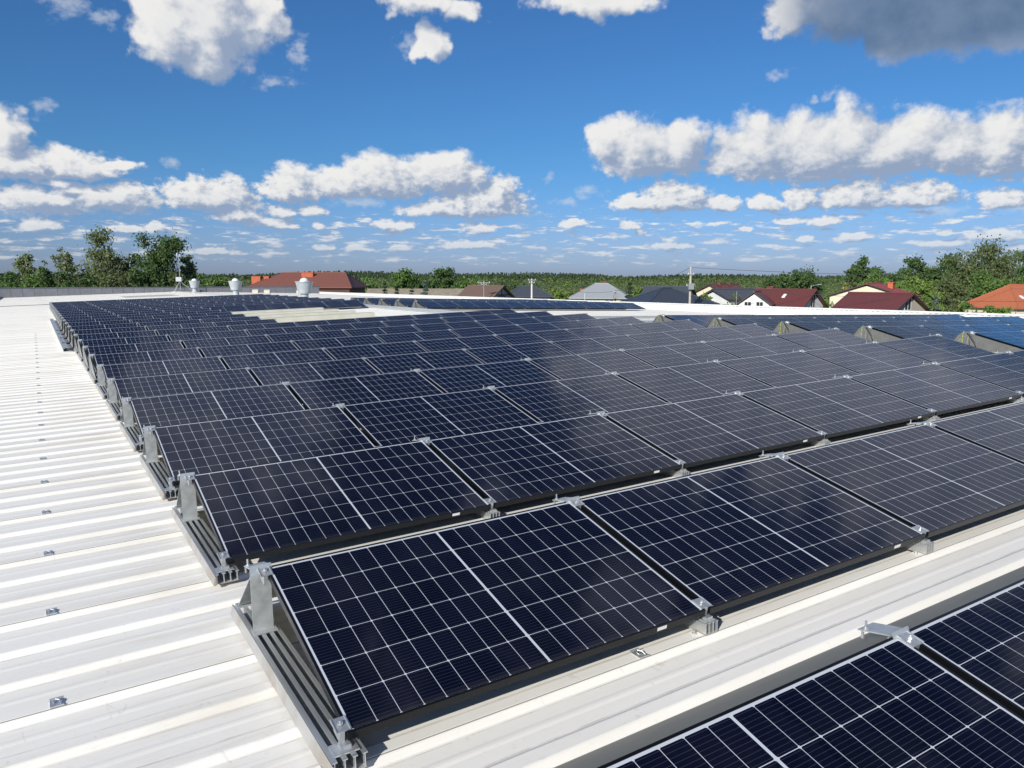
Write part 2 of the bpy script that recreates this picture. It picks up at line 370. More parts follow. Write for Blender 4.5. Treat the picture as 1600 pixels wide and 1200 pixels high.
def copy_tree(o, parent=None, mw=None):
    c = o.copy(); col.objects.link(c)
    if parent is not None: c.parent = parent
    if mw is not None: c.matrix_world = mw
    for ch in KIDS.get(o.name, []): 
        k = copy_tree(ch, c)
        KIDS.setdefault(c.name, []).append(k)
    return c
KIDS = {}
def kid(parent, o): KIDS.setdefault(parent.name, []).append(o); return o


T = Matrix.Translation
WORDS = ['', 'first', 'second', 'third', 'fourth', 'fifth', 'sixth', 'seventh', 'eighth', 'ninth', 'tenth', 'eleventh', 'twelfth', 'thirteenth', 'fourteenth',
         'fifteenth', 'sixteenth', 'seventeenth', 'eighteenth', 'nineteenth', 'twentieth', 'twenty-first', 'twenty-second', 'twenty-third', 'twenty-fourth', 'twenty-fifth', 'twenty-sixth']

# ------------------------------------------------------------------ ground
b = MB(); b.face([(-2500, -300, 0), (2500, -300, 0), (2500, 4500, 0), (-2500, 4500, 0)])
tag(b.build('ground', mat('meadow', rough=0.9, fn=speckle((0.05, 0.085, 0.02), (0.11, 0.12, 0.045), 0.03, bump=0.0))), kind='structure')

# ------------------------------------------------------------------ building that carries the panels
Y0, Y1, XL, XE, YF = -14.0, 93.5, -3.7, 29.5, 93.3
bld = empty('warehouse', M1, 'long low warehouse with white ribbed metal roof carrying the solar panels', 'building')


def roof_slope(x0, x1, mw, name):
    b = MB(); y = Y0; seam = MB()
    k = 0
    pts = []
    rib0 = 1.07 - 1.05 * 15
    ys = []
    yy = rib0
    while yy < Y1 - 0.2:
        ys.append(yy); yy += 0.35
    line = [(Y0 - 2, ZP)]
    for i, c in enumerate(ys):
        # rib with small stiffening beads in the pan
        line += [(c - 0.074, ZP), (c - 0.066, ZP + 0.002), (c - 0.040, ZC - 0.003), (c - 0.032, ZC), (c + 0.032, ZC), (c + 0.040, ZC - 0.003), (c + 0.066, ZP + 0.002), (c + 0.074, ZP)]
        line += [(c + 0.150, ZP), (c + 0.168, ZP + 0.0022), (c + 0.182, ZP + 0.0022), (c + 0.200, ZP)]
    line.append((Y1, ZP))
    for p, q in zip(line[:-1], line[1:]):
        b.face([(x0, p[0], p[1]), (x1, p[0], p[1]), (x1, q[0], q[1]), (x0, q[0], q[1])])
    o = b.build(name, MT['roof'], bld); o.matrix_world = mw
    s = MB()
    for i, c in enumerate(ys):
        if i % 3 == 0:
            # lap of one sheet over the next: a thin raised lip with a shadow gap
            s.prism([(c - 0.030, ZC + 0.0015), (c + 0.028, ZC + 0.0015), (c + 0.0295, ZC + 0.004), (c - 0.030, ZC + 0.004)], 'x', x0, x1)
            
    o = s.build('sheet_lap', MT['roof'], bld); o.matrix_world = mw
    g2 = MB()
    for i, c in enumerate(ys):
        if i % 3 == 0:
            g2.prism([(c - 0.0345, ZC - 0.0008), (c - 0.0305, ZC + 0.0006), (c - 0.0305, ZC + 0.0016), (c - 0.0345, ZC + 0.0006)], 'x', x0, x1)
    o = g2.build('lap_joint', MT['seam'], bld); o.matrix_world = mw
    return ys


RIBS = roof_slope(XL, XR, M1, 'roof_slope')
roof_slope(XR, XE, M2, 'roof_slope')
b = MB(); b.strip([(12.95, ZC + 0.012), (XR, ZC + 0.022), (13.45, ZC + 0.004)], 0.004, 'y', Y0, Y1, MT['white']); b.build('ridge_cap', MT['white'], bld)
b = MB(); b.box((XL, 61.2, ZC + 0.004), (XR - 0.3, 61.42, ZC + 0.03)); b.build('transverse_flashing', mat('flashing', (0.16, 0.17, 0.19), 0.5, 0.3), bld)
# outer walls down to the ground
b = MB()
zb = -9.5
zr = ZC - 0.053 * (XE - XR) - 0.06
b.face([(XL, Y0, zb), (XL, Y1, zb), (XL, Y1, ZP - 0.01), (XL, Y0, ZP - 0.01)])
b.face([(XE, Y0, zb), (XE, Y1, zb), (XE, Y1, zr), (XE, Y0, zr)])
for yy in (Y0, Y1): b.face([(XL, yy, zb), (XE, yy, zb), (XE, yy, zr), (XR, yy, ZC - 0.05), (XL, yy, ZP - 0.01)])
b.build('outer_wall', mat('wall_panel', rough=0.6, fn=speckle((0.5, 0.5, 0.48), (0.56, 0.56, 0.54), 0.5)), bld)
# far parapet: grey clad upstand with vertical joints, and a cap
pp = MB(); cap = MB()
def ptop(x): return 0.85 - 0.0304 * (x + 3.7)
n = 32; xs = [XL - 0.2 + (XE + 0.1 - XL + 0.2) * i / n for i in range(n + 1)]
for i in range(n):
    xa, xb = xs[i] + 0.012, xs[i + 1] - 0.012
    pp.hexa([(xa, YF, -1.6), (xb, YF, -1.6), (xb, YF + 0.2, -1.6), (xa, YF + 0.2, -1.6), (xa, YF, ptop(xa)), (xb, YF, ptop(xb)), (xb, YF + 0.2, ptop(xb)), (xa, YF + 0.2, ptop(xa))])
    xa, xb = xs[i], xs[i + 1]
    cap.hexa([(xa, YF - 0.05, ptop(xa) + .002), (xb, YF - 0.05, ptop(xb) + .002), (xb, YF + 0.25, ptop(xb) + .002), (xa, YF + 0.25, ptop(xa) + .002),
              (xa, YF - 0.05, ptop(xa) + 0.08), (xb, YF - 0.05, ptop(xb) + 0.08), (xb, YF + 0.25, ptop(xb) + 0.08), (xa, YF + 0.25, ptop(xa) + 0.08)])
pp.build('parapet', MT['parapet'], bld)
cap.build('parapet_cap', mat('cap_sheet', (0.13, 0.135, 0.15), 0.5, 0.2), bld)
b = MB(); b.box((XL - 0.25, 60, -1.5), (XL - 0.02, YF - 0.06, 0.02)); b.build('parapet', MT['parapet'], bld)
# white ribbed parapet along the right eave
b = MB(); y = -13.0
def rtop(y): return -0.53 - 0.0035 * max(0, y - 10)
while y < YF - 0.3:
    y2 = y + 0.25
    b.hexa([(XE - 0.03, y, -1.5), (XE + 0.05, y, -1.5), (XE + 0.05, y2 - 0.1, -1.5), (XE - 0.03, y2 - 0.1, -1.5), (XE - 0.03, y, rtop(y)), (XE + 0.05, y, rtop(y)), (XE + 0.05, y2 - 0.1, rtop(y)), (XE - 0.03, y2 - 0.1, rtop(y))])
    b.hexa([(XE, y2 - 0.1, -1.5), (XE + 0.05, y2 - 0.1, -1.5), (XE + 0.05, y2, -1.5), (XE, y2, -1.5), (XE, y2 - 0.1, rtop(y)), (XE + 0.05, y2 - 0.1, rtop(y)), (XE + 0.05, y2, rtop(y)), (XE, y2, rtop(y))])
    y = y2
b.build('side_parapet', MT['white'], bld)
b = MB(); b.hexa([(XE - 0.07, -13, rtop(0) + .003), (XE + 0.12, -13, rtop(0) + .003), (XE + 0.12, YF - 0.3, rtop(YF) + .003), (XE - 0.07, YF - 0.3, rtop(YF) + .003),
                  (XE - 0.07, -13, rtop(0) + 0.05), (XE + 0.12, -13, rtop(0) + 0.05), (XE + 0.12, YF - 0.3, rtop(YF) + 0.05), (XE - 0.07, YF - 0.3, rtop(YF) + 0.05)])
b.build('side_parapet_cap', MT['white'], bld)
# skylight ridges in the gap of the array and a flat skylight far back
for yc in (25.65, 27.65, 29.7, 31.8, 33.85):
    b = MB(); b.prism([(yc - 0.22, ZC + .002), (yc - 0.20, ZC + 0.19), (yc + 0.20, ZC + 0.19), (yc + 0.22, ZC + .002)], 'x', 5.55, 10.15); o = b.build('skylight', MT['skylight'], bld)
b = MB(); b.box((5.9, 73, ZC + 0.002), (10.3, 78, ZC + 0.03)); b.build('flat_skylight', MT['skylight'], bld)

# ------------------------------------------------------------------ solar panel (one, then copies)
TL = Matrix.Rotation(TILT, 4, 'X')
def panel_mw(fr, x, y, jit=False):
    m = fr @ T((x - 0.0075, y, 0)) @ TL
    if jit: m = m @ T((L / 2, WD / 2, 0)) @ Matrix.Rotation(R(random.gauss(0, 0.16)), 4, 'X') @ Matrix.Rotation(R(random.gauss(0, 0.07)), 4, 'Y') @ T((-L / 2, -WD / 2, 0))
    return m
pan = empty('solar_panel', panel_mw(M1, 0, 0), '-', 'solar panel')
b = MB(); h = -0.035; e = 0.011
for a, c in (((0, 0, h), (L, e, 0)), ((0, WD - e, h), (L, WD, 0)), ((0, e, h), (e, WD - e, 0)), ((L - e, e, h), (L, WD - e, 0))): b.box(a, c)
for a, c in (((e, e, h), (L - e, 0.035, h + 0.003)), ((e, WD - 0.035, h), (L - e, WD - e, h + 0.003))): b.box(a, c)
kid(pan, b.build('frame', MT['frame'], pan))
b = MB(); b.box((e, e, -0.008), (L - e, WD - e, -0.0018)); kid(pan, b.build('cell_sheet', MT['glass'], pan))
b = MB(); b.box((L - 0.30, -0.0012, -0.026), (L - 0.245, 0.0005, -0.008)); kid(pan, b.build('sticker', MT['sticker'], pan))

# ------------------------------------------------------------------ panel mount: rail, bracket, clamps
def bolt(b, x, y, z, m=None, h=0.03):
    b.lathe([(0.0, h), (0.0045, h), (0.0045, 0.008), (0.011, 0.008), (0.011, 0.0), (0.0, 0.0)], 8, (x, y, z), m)


def make_mount(closed=False, wires=False, edge=True, full=True, sheet=None):
    m = empty('panel_mount', M1, '-', 'mount')
    b = MB()                                                 # extruded base rail with three channels
    ye = -0.055 if full else -0.022
    b.box((-0.085 if full else -0.066, ye, ZC + 0.004), (0.035 if full else 0.016, 1.50, ZC + 0.009), MT['rust'])
    for x in ((-0.083, -0.045, -0.008, 0.029) if full else (-0.063, -0.038, -0.014, 0.010)):
        b.box((x, ye, ZC + 0.009), (x + 0.004, 1.50, -0.062), MT['alu'])
        b.box((x - 0.006, ye, -0.062), (x + (0.013 if full else 0.009), 1.50, -0.058), MT['alu'])
    if full: b.prism([(-0.105, ZC + 0.004), (-0.087, ZC + 0.004), (-0.087, -0.064), (-0.093, -0.060)], 'y', -0.07, 1.53, MT['rust'])
    kid(m, b.build('base_rail', MT['alu'], m))
    b = MB()                                                 # folded rear bracket
    x0, x1 = -0.078, 0.018
    b.strip([(1.135, -0.055), (1.125, 0.10), (1.108, 0.262)], 0.005, 'x', x0, x1)
    b.strip([(1.098, 0.268), (1.228, 0.240)], 0.005, 'x', x0, x1); b.box((x0, 1.205, 0.215), (x0 + 0.006, 1.215, 0.240)); b.box((x1 - 0.006, 1.205, 0.215), (x1, 1.215, 0.240))
    b.strip([(1.135, 0.212), (1.475, -0.055)], 0.005, 'x', x0 + 0.004, x1 - 0.004)
    b.box((x0 - 0.004, 1.085, -0.057), (x1 + 0.01, 1.165, -0.051)); b.box((x0 - 0.004, 1.45, -0.057), (x1 + 0.004, 1.51, -0.051))
    b.strip([(1.090, 0.285), (1.075, 0.245)], 0.004, 'x', x0, x1)
    kid(m, b.build('rear_bracket', MT['zinc'], m))
    for bx, by, bz, bh in ((-0.03, 1.155, -0.05, 0.03), (x0 + 0.014, 1.205, 0.248, 0.035), (-0.098, 0.02, ZC + 0.006, 0.02)):
        b = MB(); bolt(b, bx, by, bz, h=bh); kid(m, b.build('bolt', MT['alu'], m))
    for nm, v0 in (('upper_clamp', WD - 0.075), ('lower_clamp', 0.012)):
        b = MB(); c0, s0 = math.cos(TILT), math.sin(TILT)
        def q(x, v, w): return (x, v * c0 - w * s0, v * s0 + w * c0)
        if edge: xa, xb = -0.048, 0.008
        else: xa, xb = -0.058, 0.008
        for (u0, u1, w0, w1) in ((xa, xb, 0.001, 0.005), (xa, xa + 0.004, 0.005, 0.008), (xb - 0.004, xb, 0.005, 0.008), (-0.034, -0.016, -0.05, 0.001)):
            b.hexa([q(u0, v0, w0), q(u1, v0, w0), q(u1, v0 + 0.07, w0), q(u0, v0 + 0.07, w0), q(u0, v0, w1), q(u1, v0, w1), q(u1, v0 + 0.07, w1), q(u0, v0 + 0.07, w1)])
        p = q(-0.022, v0 + 0.035, 0.006); bolt(b, p[0], p[1], p[2], h=0.014)
        if nm == 'lower_clamp':
            b.box((-0.070 if full else -0.055, -0.030 if full else -0.012, -0.057), (0.022 if full else 0.008, 0.045, -0.052)); b.box((-0.04, -0.004, -0.052), (0.0, 0.03, -0.040))
        kid(m, b.build(nm, MT['alu'], m))
    if closed:
        b = MB(); x = -0.065
        def plate(poly, xa, mm=None): b.prism(poly, 'x', xa, xa + 0.004, mm)
        plate([(0.02, ZC + 0.01), (1.05, ZC + 0.01), (1.12, 0.235), (1.09, 0.24), (0.02, -0.022)], x)
        plate([(1.08, ZC + 0.012), (1.56, ZC + 0.012), (1.30, 0.20), (1.22, 0.262), (1.11, 0.262)], x - 0.006)
        b.strip([(1.10, 0.262), (1.22, 0.262), (1.33, 0.18), (1.585, ZC + 0.005)], 0.004, 'x', x - 0.012, x + 0.08)
        kid(m, b.build('end_plate', sheet or MT['plate'], m))
        if sheet is None: b = MB(); b.tube([(x - 0.02, 1.13, 0.25), (x - 0.025, 1.06, 0.18), (x - 0.03, 0.98, 0.08), (x - 0.03, 0.94, -0.02), (x - 0.03, 0.97, -0.09)], 0.012, 6)
        if sheet is None: kid(m, b.build('black_cable', MT['black'], m))
    if wires:
        b = MB(); x = -0.095
        b.tube([(x, 1.20, 0.265), (x - 0.01, 1.20, 0.1), (x - 0.02, 1.19, -0.02), (x - 0.02, 1.22, -0.09)], 0.006, 6)
        lp = [(x - 0.02, 1.19 + 0.035 * math.sin(t), -0.03 + 0.06 * math.cos(t)) for t in [i * math.pi / 6 for i in range(13)]]
        b.tube(lp, 0.007, 6); b.tube([(p[0] - 0.012, p[1] + 0.02, p[2] - 0.02) for p in lp], 0.006, 6)
        kid(m, b.build('earth_wire', MT['yg'], m))
    return m


mount_open = make_mount()
mount_closed = make_mount(True)
mount_wired = make_mount(True, True)
mount_mid = make_mount(edge=False, full=False)
mount_capped = make_mount(True, sheet=mat('grey_end_sheet', rough=0.5, metal=0.4, fn=speckle((0.30, 0.305, 0.29), (0.38, 0.385, 0.37), 4)))
used = set()
def place(proto, mw, label, group):
    if proto.name in used: o = copy_tree(proto, None, mw)
    else: o = proto; used.add(proto.name); o.matrix_world = mw
    o['label'] = label; o['group'] = group
    return o


def small_clamp(name='clamp'):
    b = MB(); b.box((-0.055, WD - 0.072, 0.001), (0.006, WD - 0.004, 0.006)); b.box((-0.055, WD - 0.072, 0.006), (-0.05, WD - 0.004, 0.010)); b.box((0.001, WD - 0.072, 0.006), (0.006, WD - 0.004, 0.010))
    b.box((-0.040, WD - 0.075, -0.05), (-0.010, WD - 0.01, 0.001))
    b.lathe([(0.0, 0.022), (0.007, 0.022), (0.007, 0.006), (0, 0.006)], 8, (-0.025, WD - 0.04, 0))
    o = b.build(name, MT['alu']); return tag(o, '-', 'clamp')
clamp0 = small_clamp()


def deflector(fr, x0, x1, y, label, group):
    b = MB()
    b.strip([(1.100, 0.258), (1.597, -0.102), (1.602, -0.108)], 0.0025, 'x', x0, x1)
    o = b.build('wind_deflector', MT['dull']); o.matrix_world = fr @ T((0, y, 0)); return tag(o, label, 'deflector', group)


def block(fr, X, rows, ncol, grp, cfun, rowword):
    for k in rows:
        n = ncol(k); rw = rowword(k); y = PY * k
        deflector(fr, X - 0.02, X + n * PX - 0.05, y, 'grey wind deflector behind %s' % rw, 'wind deflectors of the ' + grp)
        for j in range(n):
            place(pan, panel_mw(fr, X + j * PX, y, True), 'solar panel, %s from the left in %s' % (WORDS[j + 1], rw), 'solar panels of the ' + grp)
        for j in range(n + 1):
            x = X + j * PX; kind = cfun(k, j)
            if j == 0: pos = ' at the left end of '
            elif j == n: pos = ' at the right end of '
            else: pos = ' right of the %s panel in ' % WORDS[j]
            if kind == 'clamp':
                place(clamp0, panel_mw(fr, x, y), 'silver clamp' + pos + rw, 'silver clamps of the ' + grp)
            else:
                txt = {'open': 'silver mount', 'mid': 'silver mount', 'capped': 'grey end plate', 'closed': 'grey end plate', 'wired': 'wired end plate'}[kind]
                place({'open': mount_open, 'mid': mount_mid, 'capped': mount_capped, 'closed': mount_closed, 'wired': mount_wired}[kind], fr @ T((x, y, 0)), txt + pos + rw, 'panel mounts of the ' + grp)


def main_rows(k): return 3 if 10 <= k <= 15 else 7
def kind_main(k, j):
    if j == 0: return 'open' if k < 6 else 'capped'
    return 'mid' if k < 4 else 'clamp'
block(M1, 0.0, range(0, 26), main_rows, 'main array', kind_main, lambda k: 'the %s row of the main array' % ('nearest' if k == 0 else WORDS[k + 1] + ' nearest'))
block(M1, 0.0, [-1], lambda k: 4, 'cut-off front row', lambda k, j: 'open' if j == 0 else 'mid', lambda k: 'the cut-off row at the lower right corner')
block(M2, 13.7, range(0, 7), lambda k: 8, 'right array', lambda k, j: 'wired' if j == 0 else 'clamp', lambda k: 'the right array row %s from the back' % WORDS[7 - k])
block(M2, 13.85, range(14, 19), lambda k: 7, 'distant array', lambda k, j: 'closed' if j == 0 else 'clamp', lambda k: 'the %s row of the distant array' % ('nearest' if k == 14 else WORDS[k - 13] + ' nearest'))

# ------------------------------------------------------------------ small things on the roof
def make_clip():
    c = empty('roof_clip', M1, '-', 'clip')
    b = MB(); b.box((-0.026, -0.036, 0), (0.026, 0.036, 0.003)); b.box((-0.026, -0.038, 0.003), (0.026, -0.034, 0.007)); b.box((-0.026, 0.034, 0.003), (0.026, 0.038, 0.007))
    kid(c, b.build('base_plate', MT['alu'], c))
    b = MB(); b.tube([(0.015, -0.024, 0.004), (0.010, -0.004, 0.014), (-0.005, 0.010, 0.015), (-0.014, 0.003, 0.010), (-0.010, -0.010, 0.005)], 0.0026, 6)
    kid(c, b.build('hook', MT['alu'], c)); return c
clip = make_clip()
for i in range(26):
    y = 1.072 + 1.05 * i
    place(clip, M1 @ T((-0.9, y, ZC + 0.0045)), 'small metal holding clip on a roof seam left of the array, %s from the camera' % (WORDS[i + 1] if i < 26 else ''), 'metal clips on the roof seams')
place(clip, M1 @ T((1.37, 0.022, ZC + 0.0045)), 'small metal holding clip on the white roof between the two nearest rows', 'metal clips on the roof seams')

tray = MB()
for x0_, x1_, z0_, z1_ in ((-0.34, -0.22, 0.002, 0.012), (-0.34, -0.334, 0.012, 0.07), (-0.226, -0.22, 0.012, 0.07), (-0.345, -0.215, 0.071, 0.075)):
    tray.box((x0_, 19.3, ZC + z0_), (x1_, 36.5, ZC + z1_))
o = tray.build('cable_tray', MT['zinc']); o.matrix_world = M1; tag(o, 'long grey cable tray lying along the left ends of the far rows', 'cable tray')
for i, k in enumerate(range(9, 14)):
    y = PY * k + 1.12
    b = MB(); b.tube([(-0.09, y, 0.24), (-0.10, y - 0.16, 0.14), (-0.11, y - 0.30, 0.0), (-0.14, y - 0.36, -0.06), (-0.22, y - 0.34, -0.06), (-0.29, y - 0.28, -0.045)], 0.022, 8)
    o = b.build('black_cable', MT['black'], smooth=True); o.matrix_world = M1; tag(o, 'thick black cable looping to the tray from the left end of the %s nearest row' % WORDS[k + 1], 'cable', 'black cables looping into the tray')
# slim cable ducts on the far slope
for (pts, w, lab) in (((13.35, 14, 13.35, 60), 0.10, 'slim grey cable duct running along the ridge beside the distant array'),):
    b = MB(); b.box((13.30, 8, ZC + 0.03), (13.42, 44, ZC + 0.11)); o = b.build('cable_duct', MT['zinc']); o.matrix_world = M2; tag(o, lab, 'cable duct')
for i, y in enumerate((16.0, 19.5)):
    b = MB(); b.box((13.6, y, ZC + 0.03), (27.5, y + 0.12, ZC + 0.11)); o = b.build('cable_duct', MT['zinc']); o.matrix_world = M2
    tag(o, '%s pale cable duct between the two arrays beyond the ridge' % ('nearer' if i == 0 else 'farther'), 'cable duct')

MTW = T(Vector((0, 0, 0)))
def roof_pt(x, y, z=ZC): return (M2 if x > XR else M1) @ Vector((x, y, z))


def ventilator(x, y, s, label):
    p = roof_pt(x, y); m = empty('roof_ventilator', T(p), label, 'ventilator', 'roof ventilators')
    b = MB(); b.lathe([(0.0, 0.03), (0.75, 0.03), (0.78, -0.05), (0.62, 0.05)], 28); b.build('base_flange', MT['zinc'], m)
    b = MB(); b.lathe([(0.42, 0.0), (0.30, 0.10), (0.27, 0.20), (0.27, 0.48), (0.36, 0.50)], 28); b.build('neck', MT['vent'], m, smooth=False)
    b = MB(); b.lathe([(0.0, 0.49), (0.40, 0.49), (0.43, 0.56), (0.60, 1.28), (0.64, 1.30), (0.64, 1.34), (0.58, 1.34), (0.55, 1.25), (0.38, 0.60)], 32)
    for i in range(4):
        t = i * math.pi / 2 + 0.4; b.tube([(0.60 * math.cos(t), 0.60 * math.sin(t), 1.26), (0.25 * math.cos(t), 0.25 * math.sin(t), 1.26)], 0.02, 6)
    b.build('cup', MT['vent'], m)
    b = MB(); b.lathe([(0.30, 1.20)] + [(0.33 * math.cos(t), 1.26 + 0.33 * math.sin(t)) for t in [i * math.pi / 16 for i in range(9)]], 24); b.build('dome', MT['dome'], m, smooth=True)
    m.scale = (s, s, s); return m
ventilator(14.05, 87.5, 0.93, 'white cup-shaped roof ventilator, farthest and smallest of the three')
ventilator(13.95, 67.0, 0.93, 'white cup-shaped roof ventilator standing between the other two')
ventilator(14.1, 47.6, 0.93, 'largest white cup-shaped roof ventilator, nearest, before the red roof')

p = roof_pt(13.2, 91.5); m = empty('weather_mast', T(p), 'thin grey mast with sensors and tripod legs in front of the birch', 'mast')
b = MB(); b.tube([(0, 0, 0.2), (0, 0, 3.9)], 0.028, 8); b.build('pole', MT['zinc'], m)
for i in range(3):
    t = i * 2.094 + 0.35; b = MB(); b.tube([(0, 0, 1.15), (1.35 * math.cos(t), 1.35 * math.sin(t), 0.03)], 0.035, 6); b.box((1.35 * math.cos(t) - .12, 1.35 * math.sin(t) - .12, 0), (1.35 * math.cos(t) + .12, 1.35 * math.sin(t) + .12, 0.03)); b.build('leg', MT['zinc'], m)
b = MB(); b.box((-0.36, -0.25, 1.15), (0.26, 0.1, 1.62)); b.build('cabinet', MT['vent'], m)
b = MB(); b.tube([(-0.25, 0, 3.9), (0.25, 0, 3.9)], 0.03, 6); b.lathe([(0, 0), (0.09, 0.03), (0.11, 0.2), (0.08, 0.36), (0, 0.40)], 12, (-0.16, 0, 3.9)); b.lathe([(0, 0), (0.07, 0.03), (0.07, 0.25), (0, 0.28)], 12, (0.15, 0, 3.9)); b.build('sensor_head', MT['vent'], m)
p = roof_pt(19.4, 70.0)
for i in range(3):
    b = MB(); b.box((-0.35, -0.2, 0), (0.3, 0.2, 0.32)); b.prism([(-0.2, 0.322), (0.2, 0.322), (0, 0.42)], 'x', -0.35, 0.3); o = b.build('roof_box', mat('tan_box', (0.5, 0.46, 0.38), 0.7) if i == 0 else bpy.data.materials['tan_box'])
    o.matrix_world = T(roof_pt((20.6, 21.9, 25.6)[i], 88.0)); tag(o, ('low tan box on the roof left of the nearest ventilator', 'low tan box just right of another box before the far parapet', 'low tan box on the roof right of the nearest ventilator')[i], 'box', 'low boxes by the far parapet')


# ================================================================== surroundings
def leafmat(name, c1, c2, tr=0.32, sc=0.9):
    def fn(n, b):
        ge = n.n('ShaderNodeNewGeometry')
        x = n.noise(ge.outputs['Position'], sc, 4, 0.6); y = n.noise(ge.outputs['Position'], sc * 6, 2, 0.6)
        c = n.mix(n.rng(n.m('ADD', n.m('MULTIPLY', x, 0.6), n.m('MULTIPLY', y, 0.4)), 0.38, 0.62), c1, c2)
        n.put(b.inputs['Base Color'], c)
        tl = n.n('ShaderNodeBsdfTranslucent'); n.put(tl.inputs[0], c)
        mx = n.n('ShaderNodeMixShader'); mx.inputs[0].default_value = tr
        n.nt.links.new(b.outputs[0], mx.inputs[1]); n.nt.links.new(tl.outputs[0], mx.inputs[2])
        out = n.nt.nodes['Material Output']; n.nt.links.new(mx.outputs[0], out.inputs[0])
    return mat(name, rough=0.6, spec=0.25, fn=fn)
LEAF = {'birch': leafmat('birch_leaves', (0.096, 0.137, 0.049), (0.246, 0.281, 0.124)), 'dark': leafmat('dark_leaves', (0.040, 0.085, 0.029), (0.110, 0.172, 0.053)),
        'mid': leafmat('green_leaves', (0.064, 0.133, 0.033), (0.172, 0.263, 0.069)), 'light': leafmat('light_leaves', (0.093, 0.171, 0.034), (0.217, 0.296, 0.075)),
        'yellow': leafmat('yellow_needles', (0.17, 0.20, 0.05), (0.34, 0.35, 0.13)), 'blue': leafmat('blue_needles', (0.068, 0.108, 0.095), (0.176, 0.223, 0.203)),
        'spruce': leafmat('spruce_needles', (0.022, 0.046, 0.022), (0.057, 0.092, 0.043)), 'olive': leafmat('olive_leaves', (0.072, 0.105, 0.036), (0.160, 0.190, 0.078)),
        'far': leafmat('far_forest_leaves', (0.052, 0.092, 0.030), (0.149, 0.201, 0.063), sc=0.045), 'farp': leafmat('far_pine_needles', (0.037, 0.067, 0.031), (0.081, 0.121, 0.052), sc=0.02)}
BARK = mat('bark', rough=0.9, fn=speckle((0.07, 0.055, 0.04), (0.14, 0.12, 0.09), 3, (1, 1, 0.3)))
BIRCHBARK = mat('birch_bark', rough=0.8, fn=speckle((0.5, 0.48, 0.44), (0.16, 0.14, 0.12), 2, (1, 1, 3), lo=0.5, hi=0.62))


def leaf(b, p, s, rnd, up=0.35, droop=0.0):
    a = rnd.uniform(0, 6.283); z = rnd.uniform(-1, 1) * (1 - up) + up * 0.6
    n = Vector((math.cos(a) * math.sqrt(max(0, 1 - z * z)), math.sin(a) * math.sqrt(max(0, 1 - z * z)), z))
    u = n.orthogonal().normalized()
    u.rotate(__import__('mathutils').Quaternion(n, rnd.uniform(0, 6.283))); w = n.cross(u)
    if droop: u = (u * 0.3 + Vector((0, 0, -1)) * droop).normalized(); w = u.cross(n).normalized() * 0.5; 
    i = len(b.v)
    b.v += [tuple(p - u * s), tuple(p + w * s * 0.62 - u * s * 0.1), tuple(p + u * s), tuple(p - w * s * 0.62 + u * s * 0.15)]
    b.f.append((i, i + 1, i + 2, i + 3)); b.m.append(0)


